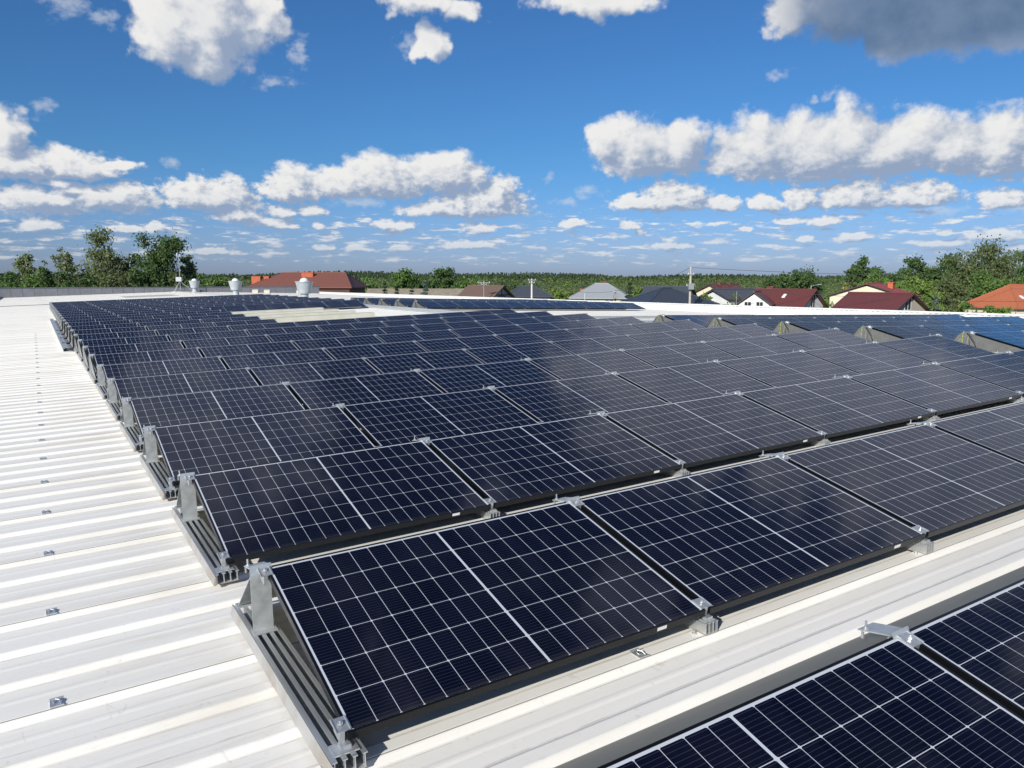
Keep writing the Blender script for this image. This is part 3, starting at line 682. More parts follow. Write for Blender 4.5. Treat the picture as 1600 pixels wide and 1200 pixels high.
def crown_tree(name, label, base, h, w, leafm, kind='round', n=2600, seed=0, lean=0.0, ls=None, group=None, trunk=None, low=0.25, sway=None):
    rnd = random.Random(seed); cat = 'tree' if h > 4 else 'shrub'
    root = empty(name, T(base), label, cat, group)
    if kind == 'bush': h *= 1.09
    cl = []; ls = ls or max(0.16, 0.0017 * base.y)
    if kind == 'round': blobs = [(0, 0, 0.68, 0.42, 0.30), (-0.2, 0, 0.5, 0.3, 0.24), (0.22, 0, 0.48, 0.3, 0.24), (0.05, 0, 0.86, 0.22, 0.14)]
    elif kind == 'birch': blobs = [(0.02, 0, 0.80, 0.26, 0.20), (-0.12, 0, 0.60, 0.34, 0.22), (0.18, 0, 0.50, 0.34, 0.2), (-0.2, 0, 0.36, 0.28, 0.16), (0.1, 0, 0.32, 0.36, 0.14), (-.1, 0, .93, .1, .07)]
    elif kind == 'tall': blobs = [(-0.16, 0, 0.74, 0.26, 0.25), (0.14, 0, 0.72, 0.27, 0.22), (0.22, 0, 0.48, 0.26, 0.22), (-0.1, 0, 0.45, 0.30, 0.2), (-0.32, 0, 0.42, 0.16, 0.12)]
    elif kind == 'thin': blobs = [(-0.1, 0, 0.82, 0.3, 0.16), (0.05, 0, 0.6, 0.3, 0.2), (0.15, 0, 0.38, 0.35, 0.18)]
    elif kind == 'pine': blobs = [(0.0, 0, 0.88, 0.22, 0.12), (-0.25, 0, 0.72, 0.25, 0.10), (0.25, 0, 0.74, 0.25, 0.10), (-0.1, 0, 0.56, 0.32, 0.10), (0.22, 0, 0.52, 0.26, 0.08)]
    elif kind == 'bush': blobs = [(0, 0, 0.5, 0.4, 0.42), (-0.28, 0, 0.42, 0.28, 0.34), (0.28, 0, 0.40, 0.28, 0.34)]
    else: blobs = None
    b = MB()
    if blobs:
        tot = sum(q[3] ** 2 * q[4] for q in blobs)
        for q in blobs:
            for i in range(max(3, int(q[3] ** 2 * q[4] / tot * (70 if kind != 'bush' else 34)))):
                while True:
                    d = Vector((rnd.uniform(-1, 1), rnd.uniform(-1, 1), rnd.uniform(-1, 1)))
                    if 0.2 < d.length < 1: break
                p = Vector(((q[0] + d.x * q[3]) * w, (q[1] + d.y * q[3]) * w * 0.9, (q[2] + d.z * q[4]) * h))
                p.z = min(p.z, h * 0.985); cl.append((p, w * rnd.uniform(0.08, 0.16)))
        per = n // len(cl)
        dr = 0.9 if kind in ('birch', 'tall') else 0
        for p, r in cl:
            r2 = max(r, ls * 2.2)
            for i in range(int(per * rnd.uniform(0.5, 1.5))):
                d = Vector((rnd.gauss(0, 1), rnd.gauss(0, 1), rnd.gauss(0, 0.75))) * r2 * 0.55
                if dr: d.z -= abs(rnd.gauss(0, 1)) * r2 * 0.6
                pp_ = p + d
                if sway: pp_.x += sway * (pp_.z / h) ** 2 * w
                if pp_.z < 0.05 * h: continue
                leaf(b, pp_, ls * rnd.uniform(0.6, 1.3), rnd, droop=dr if rnd.random() < 0.5 else 0)
    else:                                   # conifer: whorls of drooping boughs
        lv = int(max(9, h * 1.6))
        for k in range(lv):
            t = k / (lv - 1); z = h * (low * 0.4 + (0.99 - low * 0.4) * t); rr = w * 0.5 * (1 - t) ** 0.85 + 0.05
            nb_ = max(4, int(11 * (1 - t) + 4))
            for j in range(nb_):
                a = rnd.uniform(0, 6.283); r1 = rr * rnd.uniform(0.65, 1.1)
                m_ = max(3, int(n / (lv * nb_)))
                for i in range(m_):
                    f = (i + rnd.random()) / m_; q = Vector((math.cos(a) * r1 * f, math.sin(a) * r1 * f, z - 0.25 * r1 * f + rnd.gauss(0, 0.04) * h * 0.4 / 4))
                    q += Vector((rnd.gauss(0, 1), rnd.gauss(0, 1), rnd.gauss(0, .5))) * ls * 0.6
                    leaf(b, q, ls * rnd.uniform(0.5, 1.0), rnd)
    tb = MB(); r0 = max(0.10, h * 0.014); bm = trunk or BARK
    top = Vector(((sway or 0) * w, 0, h * 0.88))
    tp = [Vector((0, 0, 0)), Vector((rnd.uniform(-.1, .1), 0, h * 0.3)), Vector((rnd.uniform(-.25, .25), 0, h * 0.55)) + top * 0.08, top]
    tb.tube(tp, r0, 7, None, r0 * 0.15)
    for p, r in cl[::3]:
        z0 = max(h * 0.12, min(p.z * 0.72, h * 0.8)); f = z0 / h
        st = Vector((0, 0, z0)) if f < 0.3 else tp[1].lerp(tp[3], (f - 0.3) / 0.58 if f < 0.88 else 1.0)
        mid_ = st.lerp(p, 0.5) + Vector((0, 0, h * 0.02)); 
        q_ = p.copy()
        if sway: q_.x += sway * (q_.z / h) ** 2 * w
        tb.tube([st, mid_, q_], r0 * 0.32, 5, None, r0 * 0.08)
    tb.build('trunk', bm, root); b.build('crown', LEAF[leafm], root)
    return root


def tree(name, label, u, vtop, d, wpx, leafm, kind='round', n=2400, seed=0, **k):
    p = at(u, HV, d); h = CAMH - (vtop - HV) / FPX * d * 1.0; w = wpx / FPX * d * 1.3; n = int(n * 1.8)
    return crown_tree(name, label, Vector((p.x, p.y, 0)), h, w, leafm, kind, n, seed, **k)

G1 = 'trees beyond the far end of the roof'
tree('birch_tree', 'birch leaning in the wind, leftmost of the tall trees', 48, 393, 165, 34, 'birch', 'thin', 2200, 1, trunk=BIRCHBARK, sway=-0.15)
tree('sapling', 'small dark sapling right of the leftmost birch', 72, 407, 160, 16, 'dark', 'thin', 500, 2, sway=0.1)
tree('birch_tree', 'thin wind-blown birch with sparse pale crown', 108, 387, 165, 34, 'birch', 'thin', 1500, 3, trunk=BIRCHBARK, sway=-0.2)
tree('birch_tree', 'large open birch left of the tallest weeping birch', 170, 360, 168, 66, 'birch', 'birch', 5200, 4, trunk=BIRCHBARK)
tree('birch_tree', 'tallest and darkest weeping birch with dense crown', 252, 355, 160, 68, 'dark', 'tall', 7000, 5, trunk=BIRCHBARK)
tree('birch_tree', 'small drooping birch behind the weather mast', 296, 394, 168, 26, 'birch', 'thin', 1500, 6, trunk=BIRCHBARK)
tree('round_tree', 'dark round tree between the two largest birches', 214, 398, 172, 36, 'dark', 'round', 1700, 7)
for i, (u, v, w_, m_, lb) in enumerate([(8, 424, 40, 'dark', 'dark bush at the left edge of the picture'), (32, 418, 40, 'mid', 'green bush below the leaning birch'), (64, 420, 44, 'mid', 'bright bush left of the thin birch'),
                                        (92, 418, 40, 'dark', 'dark bush left of the thin birch foot'), (122, 423, 42, 'dark', 'dark bush right of the thin birch foot'), (148, 418, 40, 'olive', 'olive bush left of the large open birch'),
                                        (186, 416, 44, 'olive', 'olive bush right of the large open birch foot'), (222, 418, 40, 'dark', 'dark bush left of the weeping birch foot'), (262, 420, 46, 'mid', 'green bush right of the weeping birch foot'),
                                        (283, 425, 30, 'olive', 'olive bush behind the weather mast'), (330, 432, 40, 'mid', 'pale round bush behind the middle ventilator'), (310, 434, 22, 'mid', 'small bush behind the smallest ventilator'), (385, 437, 30, 'olive', 'olive bush left of the red house')]):
    tree('bush', lb, u, v - 4, 150 + (i % 3) * 6, w_ * 1.25, m_, 'bush', 1700, 20 + i, group='bushes beyond the far parapet')
for i, (nm, lb, u, v, d, w_, m_, kd, n_) in enumerate([
    ('round_tree', 'large dark round tree behind the spruces', 691, 419, 230, 44, 'dark', 'round', 2600),
    ('round_tree', 'tall green tree right of the red house roof', 632, 422, 230, 34, 'mid', 'round', 1600),
    ('round_tree', 'low green tree beside the red house', 585, 431, 200, 40, 'mid', 'bush', 1200),
    ('round_tree', 'dark tree between the red house and the large round tree', 652, 430, 240, 34, 'dark', 'bush', 1200),
    ('round_tree', 'green tree behind the brown timbered house', 740, 433, 260, 50, 'mid', 'bush', 1200),
    ('round_tree', 'dark tree behind the slate hipped house', 788, 436, 260, 46, 'dark', 'bush', 1100),
    ('spruce_tree', 'blue spruce in front of the long tiled barn', 664, 441, 145, 26, 'blue', 'cone', 1500),
    ('spruce_tree', 'small dark spruce at the left end of the barn', 601, 443, 150, 12, 'spruce', 'cone', 600),
    ('spruce_tree', 'thin dark spruce before the barn, left of the blue spruce', 620, 447, 150, 10, 'spruce', 'cone', 500),
    ('spruce_tree', 'smallest spruce close to the blue spruce', 643, 449, 150, 9, 'spruce', 'cone', 400),
    ('round_tree', 'light green tree left of the grey hipped house', 862, 443, 150, 30, 'light', 'bush', 1600),
    ('round_tree', 'light green tree touching the grey hipped house', 884, 440, 158, 34, 'light', 'bush', 1600),
    ('spruce_tree', 'dark spruce right of the grey hipped house', 984, 443, 120, 26, 'spruce', 'cone', 1800),
    ('round_tree', 'light green tree behind the dark spruce', 1006, 440, 170, 34, 'light', 'bush', 1500),
    ('round_tree', 'yellow-green tree between pole and slate gable house', 1096, 456, 118, 34, 'light', 'bush', 1500),
    ('shrub', 'olive shrub in front of the slate gable house', 1150, 462, 105, 44, 'olive', 'bush', 1300),
    ('round_tree', 'dark broad tree on the skyline before the maroon house', 1250, 424, 260, 56, 'dark', 'round', 2600),
    ('round_tree', 'dark tree left of the broad skyline tree', 1215, 430, 270, 40, 'dark', 'bush', 1200),
    ('spruce_tree', 'yellow conifer left of the cream gabled house', 1322, 443, 118, 28, 'yellow', 'cone', 1500),
    ('bush', 'dark green bush right of the maroon house', 1300, 452, 125, 26, 'mid', 'bush', 1200),
    ('thuja_hedge', 'bright thuja between the two maroon houses', 1292, 468, 105, 26, 'mid', 'bush', 1200),
    ('pine_tree', 'tall pine above the cream gabled house', 1344, 403, 170, 34, 'dark', 'pine', 2400),
    ('pine_tree', 'smaller dark pine right of the tall pine', 1368, 418, 175, 30, 'dark', 'pine', 1600),
    ('round_tree', 'round green tree right behind the red gabled roof', 1368, 426, 160, 40, 'mid', 'round', 1900),
    ('round_tree', 'grey-green shrub left of the tall pine', 1325, 430, 150, 26, 'olive', 'bush', 1000),
    ('round_tree', 'dark tree right of the round green tree', 1402, 424, 165, 40, 'dark', 'round', 1700),
    ('pine_tree', 'umbrella-shaped pine on the skyline', 1430, 404, 185, 44, 'dark', 'pine', 2200),
    ('round_tree', 'bright green tree below the umbrella pine', 1425, 434, 135, 44, 'light', 'round', 2600),
    ('round_tree', 'bright tree right of the maroon barn gable', 1452, 437, 125, 34, 'light', 'round', 2400),
    ('round_tree', 'dark green tree left of the bright pair', 1408, 440, 140, 34, 'mid', 'round', 2000),
    ('pine_tree', 'dark pine left of the great willows', 1478, 402, 180, 44, 'dark', 'pine', 2400),
    ('willow_tree', 'great willow with pale branches, left one', 1505, 394, 150, 60, 'olive', 'birch', 5600),
    ('willow_tree', 'greatest and tallest willow at the right', 1552, 379, 148, 78, 'olive', 'birch', 8000),
    ('willow_tree', 'willow cut off by the right edge', 1600, 394, 160, 60, 'dark', 'birch', 4200),
    ('round_tree', 'olive tree at the foot of the willows', 1480, 440, 132, 56, 'olive', 'round', 3600),
    ('round_tree', 'green tree behind the orange roof', 1536, 430, 138, 60, 'mid', 'round', 3600),
    ('round_tree', 'green tree behind the right end of the orange roof', 1590, 430, 140, 56, 'mid', 'round', 3200),
    ('spruce_tree', 'blue spruce right of the maroon barn', 1464, 463, 92, 32, 'blue', 'cone', 1800),
    ('bush', 'olive bush right of the blue spruce', 1490, 466, 84, 34, 'olive', 'bush', 1500),
    ('bush', 'green hedge bush left below the orange roof', 1522, 469, 78, 40, 'mid', 'bush', 1700),
    ('bush', 'dark hedge bush in the middle below the orange roof', 1556, 472, 76, 42, 'mid', 'bush', 1700),
    ('bush', 'hedge bush at the right edge below the orange roof', 1592, 474, 74, 44, 'light', 'bush', 1700)]):
    tree(nm, lb, u, v, d, w_, m_, kd, n_, 60 + i)

# far woods: many trees read as one mass
def woods(name, label, rows, seed, mt):
    rnd = random.Random(seed); b = MB()
    for d, u0, u1, vt, jit, stp, wd, conif in rows:
        u = u0
        while u < u1:
            p = at(u, HV, d * rnd.uniform(0.94, 1.06)); h = CAMH - (vt(u) + rnd.uniform(-jit, jit) - HV) / FPX * d; s = d / FPX
            w = wd * s * rnd.uniform(0.7, 1.3)
            nl = 26 if conif else 34
            for i in range(nl):
                if conif: t = rnd.random() ** 0.8; r = w * 0.5 * (1 - t) + 0.1; z = h * (0.45 + 0.55 * t)
                else:
                    t = rnd.random(); r = w * 0.62 * math.sqrt(max(0.05, 1 - (2 * t - 1) ** 2)); z = h * (0.5 + 0.5 * t)
                a = rnd.uniform(0, 6.283); q = Vector((p.x + math.cos(a) * r * rnd.uniform(.3, 1), p.y + math.sin(a) * r, z))
                leaf(b, q, s * rnd.uniform(1.0, 2.2), rnd, up=0.5)
            u += stp * rnd.uniform(0.6, 1.3)
    # soil and undergrowth under the crowns
    o = b.build(name, mt); return tag(o, label, 'forest', kind='stuff')
def skyl(u): return 428 + (2.5 if u > 950 else 0) - 2.5 * math.exp(-((u - 560) / 120.0) ** 2) + 1.3 * math.sin(u * 0.021)
woods('pine_forest', 'dark pine forest along the whole horizon', [(1250, -60, 1700, lambda u: skyl(u) + 0.5, 1.5, 2.4, 4.2, True), (1050, -60, 1700, lambda u: skyl(u) + 1.5, 1.8, 2.8, 5.0, True),
      (860, -60, 1700, lambda u: skyl(u) + 4.0, 2.2, 3.6, 6.5, True)], 5, LEAF['farp'])
woods('mixed_woodland', 'mixed green woodland in front of the pine forest', [(700, -60, 1700, lambda u: 435, 2.2, 6.5, 11, False), (560, -60, 1700, lambda u: 438, 2.5, 8.0, 13, False), (440, -60, 1700, lambda u: 442.5, 3.0, 9.5, 16, False),
      (340, -60, 1700, lambda u: 448, 3.0, 10, 18, False), (270, 560, 1700, lambda u: 455, 3.0, 11, 20, False)], 9, LEAF['far'])

# ------------------------------------------------------------------ houses
def tiles(c1, c2, sc=4.0, st=(1, 1, 6)): return speckle(c1, c2, sc, st)
HM = {'red': mat('red_tiles', rough=0.7, fn=tiles((0.155, 0.055, 0.04), (0.205, 0.08, 0.06))), 'maroon': mat('maroon_tiles', rough=0.55, fn=tiles((0.105, 0.030, 0.030), (0.14, 0.042, 0.040))),
      'brown': mat('brown_tiles', rough=0.7, fn=tiles((0.12, 0.075, 0.06), (0.155, 0.10, 0.08))), 'slate': mat('slate_tiles', rough=0.55, fn=tiles((0.045, 0.055, 0.07), (0.07, 0.08, 0.10))),
      'navy': mat('navy_tiles', rough=0.5, fn=tiles((0.028, 0.038, 0.055), (0.04, 0.052, 0.072))), 'grey': mat('grey_metal_tiles', rough=0.5, fn=tiles((0.26, 0.28, 0.30), (0.32, 0.34, 0.36))),
      'barn': mat('mossy_tiles', rough=0.9, fn=speckle((0.20, 0.165, 0.125), (0.30, 0.26, 0.20), 1.2, (1, 1, 3))), 'orange': mat('orange_tiles', rough=0.7, fn=tiles((0.36, 0.10, 0.045), (0.46, 0.15, 0.07))),
      'crimson': mat('crimson_tiles', rough=0.6, fn=tiles((0.28, 0.035, 0.035), (0.34, 0.05, 0.045)))}
WM = {'cream': mat('cream_render', rough=0.8, fn=speckle((0.60, 0.55, 0.40), (0.66, 0.60, 0.45), 0.6)), 'white': mat('white_render', rough=0.8, fn=speckle((0.62, 0.62, 0.60), (0.72, 0.71, 0.68), 0.6)),
      'beige': mat('beige_render', rough=0.9, fn=speckle((0.38, 0.33, 0.27), (0.45, 0.40, 0.33), 0.5)), 'grey': mat('grey_render', rough=0.8, fn=speckle((0.33, 0.33, 0.35), (0.40, 0.40, 0.42), 0.6)),
      'wood': mat('dark_red_boards', rough=0.8, fn=speckle((0.07, 0.025, 0.02), (0.10, 0.04, 0.03), 2, (6, 6, 0.3))), 'brick': mat('orange_brick', rough=0.85, fn=speckle((0.38, 0.09, 0.045), (0.46, 0.13, 0.06), 3))}
PANE = mat('window_pane', (0.03, 0.035, 0.045), 0.08); WFR = mat('window_frame', (0.6, 0.6, 0.58), 0.5); TRIM = mat('dark_fascia', (0.05, 0.03, 0.03), 0.6)
CHB = WM['brick']; CHD = mat('dark_brick', rough=0.85, fn=speckle((0.16, 0.05, 0.04), (0.2, 0.07, 0.05), 3))


def house(name, label, u, d, vr, ve, Lr, Wd, rot, roof, wall, hips=(0, 0), chim=(), win=(), skyl=(), oh=0.5, vcut=None, timber=False, cat='house', dx=0):
    """ridge along local x. vr, ve: picture heights of ridge and eave at distance d"""
    p = at(u, HV, d); hr = CAMH - (vr - HV) / FPX * d; he = CAMH - (ve - HV) / FPX * d
    root = empty(name, T((p.x, p.y, 0)) @ Matrix.Rotation(R(rot), 4, 'Z'), label, cat)
    l, w = Lr / 2, Wd / 2; sl = (hr - he) / w
    b = MB()
    b.box((-l + .02, -w + .02, 0), (l - .02, w - .02, he - 0.02))
    for sx, hp in ((-1, hips[0]), (1, hips[1])):
        if hp == 0: b.prism([(-w + .02, he - .02), (w - .02, he - .02), (0, hr - 0.14)], 'x', sx * (l - .02), sx * (l - .25))
    b.build('wall', wall, root)
    r = MB(); th = 0.16
    def rp(x, y, z): return (x, y, z)
    xl, xr = (-l - oh), (l + oh); yo = w + oh; ze = he - sl * oh
    ra, rb = (xl + hips[0] * w if hips[0] else xl), (xr - hips[1] * w if hips[1] else xr)
    A, B = Vector((ra, 0, hr)), Vector((rb, 0, hr))
    C1, C2, C3, C4 = Vector((xl, -yo, ze)), Vector((xr, -yo, ze)), Vector((xr, yo, ze)), Vector((xl, yo, ze))
    up = Vector((0, 0, th))
    faces = [(C1, C2, B, A), (C3, C4, A, B)]
    faces += [(C4, C1, A)] if hips[0] else []
    faces += [(C2, C3, B)] if hips[1] else []
    for f in faces:
        r.face([q + up for q in f], roof); r.face([q for q in reversed(f)], roof)
    for a_, b_ in ((C1, C2), (C3, C4)) + (((C4, C1),) if hips[0] else ()) + (((C2, C3),) if hips[1] else ()): r.face([a_, b_, b_ + up, a_ + up], TRIM if not hips[0] else roof)
    if not hips[0]: r.face([C4, A, A + up, C4 + up], TRIM); r.face([A, C1, C1 + up, A + up], TRIM)
    if not hips[1]: r.face([C2, B, B + up, C2 + up], TRIM); r.face([B, C3, C3 + up, B + up], TRIM)
    # ridge tiles
    if (B - A).length > 0.5: r.tube([A + up, B + up], 0.12, 6, roof)
    for q_, c_ in (((C1, C4), A), ((C2, C3), B)):
        if (hips[0] if c_ is A else hips[1]):
            for e_ in q_: r.tube([e_ + up, c_ + up], 0.09, 5, roof)
    rf = r.build('roof', roof, root)
    for cx, cy, cw, ch, cm in chim:
        b = MB(); z0 = he - 0.6
        b.box((cx - cw / 2, cy - 0.35, z0), (cx + cw / 2, cy + 0.35, hr + ch)); b.box((cx - cw / 2 - .08, cy - .43, hr + ch + .003), (cx + cw / 2 + .08, cy + .43, hr + ch + 0.12))
        b.build('chimney', cm, rf)
    for side, x, z, ww, hh in win:
        b = MB(); g_ = MB()
        if side in 'fb':
            yv = -w if side == 'f' else w; s_ = -1 if side == 'f' else 1
            for (a_, c_, zz, zt) in ((x - ww / 2 - .08, x + ww / 2 + .08, z - .08, z), (x - ww / 2 - .08, x + ww / 2 + .08, z + hh, z + hh + .08), (x - ww / 2 - .08, x - ww / 2, z, z + hh), (x + ww / 2, x + ww / 2 + .08, z, z + hh), (x - .03, x + .03, z, z + hh)):
                b.box((a_, min(yv, yv + s_ * .06), zz), (c_, max(yv, yv + s_ * .06), zt))
            g_.box((x - ww / 2, min(yv - s_ * .05, yv + s_ * .03), z), (x + ww / 2, max(yv - s_ * .05, yv + s_ * .03), z + hh))
        else:
            xv = l if side == 'r' else -l; s_ = 1 if side == 'r' else -1
            for (a_, c_, zz, zt) in ((x - ww / 2 - .08, x + ww / 2 + .08, z - .08, z), (x - ww / 2 - .08, x + ww / 2 + .08, z + hh, z + hh + .08), (x - ww / 2 - .08, x - ww / 2, z, z + hh), (x + ww / 2, x + ww / 2 + .08, z, z + hh), (x - .03, x + .03, z, z + hh)):
                b.box((min(xv, xv + s_ * .06), a_, zz), (max(xv, xv + s_ * .06), c_, zt))
            g_.box((min(xv - s_ * .05, xv + s_ * .03), x - ww / 2, z), (max(xv - s_ * .05, xv + s_ * .03), x + ww / 2, z + hh))
        wf = b.build('window', WFR, root); g_.build('pane', PANE, wf)
    for sx_, t_, ww, hh in skyl:      # roof windows on the front slope, t_ = fraction up the slope
        b = MB(); y0 = -w + w * t_; z0 = he + (hr - he) * t_ + th + 0.02
        y1 = y0 + hh * math.cos(math.atan(sl)); z1 = z0 + hh * math.sin(math.atan(sl))
        b.hexa([(sx_ - ww / 2, y0, z0), (sx_ + ww / 2, y0, z0), (sx_ + ww / 2, y1, z1), (sx_ - ww / 2, y1, z1), (sx_ - ww / 2, y0, z0 + .08), (sx_ + ww / 2, y0, z0 + .08), (sx_ + ww / 2, y1, z1 + .08), (sx_ - ww / 2, y1, z1 + .08)])
        b.build('roof_window', mat('skylight_pane', (0.75, 0.78, 0.8), 0.2) if 'skylight_pane' not in bpy.data.materials else bpy.data.materials['skylight_pane'], rf)
    if timber:
        b = MB(); x = l + 0.01; tw = 0.16
        def beam(p0, p1):
            p0, p1 = Vector(p0), Vector(p1); dd_ = (p1 - p0).normalized(); nn_ = Vector((-dd_.y, dd_.x)) * tw / 2
            b.prism([tuple(p0 - nn_), tuple(p1 - nn_), tuple(p1 + nn_), tuple(p0 + nn_)], 'x', x, x + 0.05)
        zb_ = he; beam((0, zb_), (0, hr - .3)); beam((-w + .1, zb_), (w - .1, zb_)); beam((-w * .5, zb_), (0, hr - 1.2)); beam((w * .5, zb_), (0, hr - 1.2)); beam((-w * .55, zb_ + (hr - zb_) * .4), (w * .55, zb_ + (hr - zb_) * .4))
        b.build('timber_frame', TRIM, root)
    return root

house('red_roof_house', 'long red tiled house with orange brick chimneys behind the ventilators', 482, 150, 428, 448, 19.0, 11, -4, HM['red'], WM['wood'], (0.9, 0.5), chim=((-9.3, -2.2, 1.7, -0.6, CHB), (-7.3, -2.2, 1.0, -0.6, CHB), (0.4, -1.5, 2.2, 0.1, CHB)), win=(('f', 5.5, 5.6, 1.6, 1.2), ('f', 2.5, 5.6, 1.6, 1.2)))
house('barn', 'long low barn with weathered grey-brown tiled roof', 668, 175, 453, 466, 26, 9, 0, HM['barn'], WM['beige'], (0, 0), cat='barn')
house('timbered_house', 'brown tiled house with half-timbered gable', 759, 128, 448, 469, 6.2, 8.0, -32, HM['brown'], WM['grey'], (0, 0), timber=True, win=(('f', 0, 5.0, 1.0, 0.9),))
house('slate_house', 'slate hipped house behind the white concrete pole', 824, 150, 449, 462, 8.0, 7.0, 5, HM['slate'], WM['grey'], (0.9, 0.9), win=(('f', -1.5, 4.6, 1.3, 1.2), ('f', 2.0, 4.6, 1.3, 1.2)))
house('grey_roof_house', 'cream house with light grey hipped roof and two brick chimneys', 940, 128, 445, 463.5, 8.6, 7.4, -12, HM['grey'], WM['cream'], (1.0, 1.0), chim=((-2.9, -0.6, 0.9, -0.8, CHB), (0.4, 0.6, 0.9, 0.35, CHD)), win=(('f', 1.6, 5.0, 1.4, 1.3),))
house('navy_roof_house', 'house with dark navy pyramid roof in front of the tall pole', 1043, 98, 452, 473.5, 8.6, 8.4, 14, HM['navy'], WM['white'], (1.0, 1.0))
house('slate_house', 'slate roofed house with small cream gable behind the navy roof', 1045, 150, 449, 465, 8.5, 7, -28, HM['slate'], WM['cream'], (0, 0))
house('maroon_roof_house', 'farthest maroon roofed house with cream gable', 1130, 165, 446, 457, 8.0, 7.5, 35, HM['maroon'], WM['cream'], (0, 0), chim=((-1.0, 0, .8, .5, CHD), (2.2, 0, .8, .4, CHD)))
house('slate_house', 'slate roofed house with white gable facing left', 1150, 122, 453.5, 466, 8.2, 7.0, 24, HM['slate'], WM['white'], (0, 0), win=(('l', 0.5, 5.2, 1.0, 1.1),))
house('maroon_roof_house', 'maroon roofed house with two white gables and roof window', 1228, 105, 454, 477, 7.7, 6.4, -46, HM['maroon'], WM['white'], (0, 0), chim=((-2.3, 0.5, .8, .4, CHD),), skyl=((0.6, 0.45, .42, .75),), win=(('r', 0.0, 6.0, 1.2, 1.6),))
house('maroon_roof_wing', 'white gabled wing at the left of the maroon house', 1184, 103, 457.5, 474, 4.0, 3.9, 62, HM['maroon'], WM['white'], (0, 0), win=(('l', -0.75, 5.4, .8, 1.3), ('l', 0.75, 5.4, .8, 1.3)), oh=0.35)
house('barn', 'long maroon roofed barn with beige gable and small window', 1377, 92, 460, 484, 7.2, 7.0, -56, HM['maroon'], WM['beige'], (0, 0), cat='barn', win=(('r', -0.4, 6.2, 1.2, 1.2),))
house('crimson_roof_house', 'cream gabled house with crimson roof behind the maroon barn', 1366, 118, 444.5, 462, 7.6, 10.5, 52, HM['crimson'], WM['cream'], (0, 0), chim=((1.0, -2.2, 1.2, 0.2, CHB),))
house('orange_roof_house', 'orange tiled hipped house under the willows with roof windows', 1592, 108, 447, 477, 9.6, 8.4, 18, HM['orange'], WM['cream'], (0.9, 0.9), skyl=((-2.4, 0.30, .45, .7), (-1.5, 0.30, .45, .7), (1.2, 0.30, .45, .7), (2.2, 0.30, .45, .7)))

# ------------------------------------------------------------------ poles and wires
CONC = mat('concrete_pole', rough=0.85, fn=speckle((0.36, 0.33, 0.28), (0.46, 0.43, 0.37), 2)); WOODP = mat('wooden_pole', rough=0.9, fn=speckle((0.10, 0.075, 0.055), (0.16, 0.12, 0.09), 2)); STEEL = mat('grey_steel', (0.26, 0.27, 0.28), 0.6, 0.2)
def pole(name, label, u, v, d, r, m, arms=(), box=None, twin=0.0, cat='pole', lamp=False):
    p = at(u, HV, d); h = CAMH - (v - HV) / FPX * d
    root = empty(name, T((p.x, p.y, 0)), label, cat, None)
    b = MB(); b.tube([(0, 0, 0), (0, 0, h)], r * 1.5, 10, None, r); b.build('post', m, root)
    if twin:
        b = MB(); b.tube([(-twin, 0, 0), (-0.05, 0, h * 0.72)], r, 8); b.build('brace', m, root)
    for z, wd in arms:
        b = MB(); b.box((-wd / 2, -r - 0.1, h - z - .05), (wd / 2, -r - 0.01, h - z + .05)); am = b.build('crossarm', STEEL, root)
        for i in range(3):
            x = -wd / 2 + .1 + i * (wd / 2 - .1); b = MB(); b.lathe([(0, 0), (.05, 0), (.06, .06), (.03, .09), (.05, .14), (0, .16)], 8, (x, -r - .055, h - z + .052)); b.build('insulator', MT['white'], am)
    if box:
        b = MB(); b.box((-.3, -r - .45, h - box - .35), (.3, -r - .02, h - box + .35)); b.build('box', STEEL, root)
    if lamp:
        b = MB(); b.tube([(0, 0, h - .2), (0.5, 0, h), (1.0, 0, h + .1)], .04, 6); b.box((0.9, -.12, h + .06), (1.5, .12, h + .2)); b.build('lamp_head', STEEL, root)
    return root, h
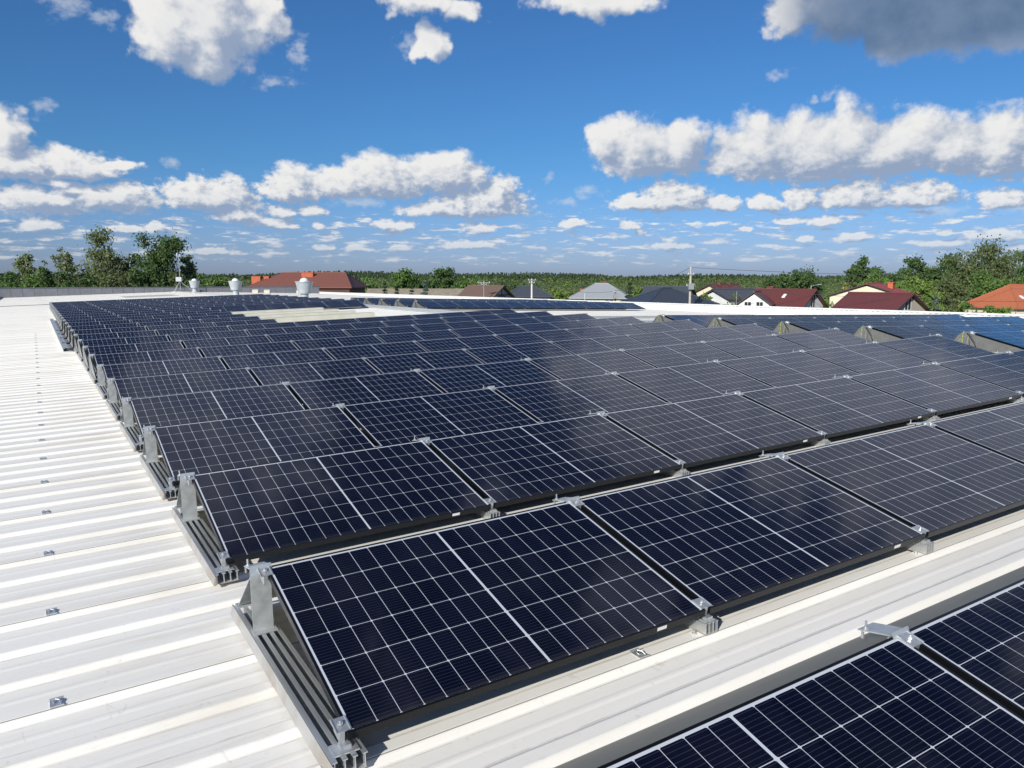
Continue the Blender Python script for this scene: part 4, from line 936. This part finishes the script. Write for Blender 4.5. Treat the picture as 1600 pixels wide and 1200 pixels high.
pole('utility_pole', 'tallest concrete pole rising above the horizon beside the navy roof', 1079, 417.5, 92, 0.12, CONC, arms=((.9, .8), (2.2, 1.1)), box=2.3)
pole('utility_pole', 'twin steel pole with wide crossbar before the timbered house', 756, 441, 122, 0.07, STEEL, arms=((0.1, 2.0), (.35, 1.0)), twin=0.5)
pole('utility_pole', 'pale concrete pole with crossarms before the slate hipped house', 831, 436, 118, 0.13, mat('pale_concrete', (0.6, 0.58, 0.54), 0.8), arms=((.2, 1.2), (.6, .9)))
pole('utility_pole', 'wooden pole with box at the right of the grey hipped house', 962, 453, 112, 0.10, WOODP, arms=((.3, .7),), box=.9)
pole('thin_post', 'thin white post before the cream wall of the grey-roofed house', 914, 458, 108, 0.03, MT['white'], cat='post')
pole('thin_post', 'thin grey post before the slate gabled house', 1152, 455, 96, 0.035, STEEL, cat='post')
pole('street_lamp', 'street lamp behind the maroon house ridge', 1268, 446, 118, 0.05, CONC, cat='street lamp', lamp=True)
pole('thin_post', 'thin wooden post left of the cream wall', 898, 450, 135, 0.04, WOODP, cat='post')
def wire(u0, v0, d0, u1, v1, d1, sag, label, group=None):
    a, c = at(u0, v0, d0), at(u1, v1, d1); b = MB()
    b.tube([a.lerp(c, i / 16) - Vector((0, 0, sag * 4 * (i / 16) * (1 - i / 16))) for i in range(17)], 0.022, 5)
    return tag(b.build('overhead_wire', mat('wire', (0.06, 0.06, 0.065), 0.5) if 'wire' not in bpy.data.materials else bpy.data.materials['wire']), label, 'wire', group)
wire(1079, 418, 92, 1660, 428, 105, 0.5, 'overhead wire running from the tallest pole to the right edge')
wire(1079, 418, 92, 962, 454, 112, 0.6, 'overhead wire from the tallest pole left to the wooden pole')
wire(962, 455, 112, 831, 438, 118, 0.8, 'overhead wire between the wooden pole and the pale concrete pole')
wire(831, 437, 118, 756, 442, 122, 0.6, 'overhead wire between the pale concrete pole and the twin pole')
wire(1079, 440, 92, 1660, 470, 88, 0.8, 'lower overhead wire passing above the maroon houses to the right')
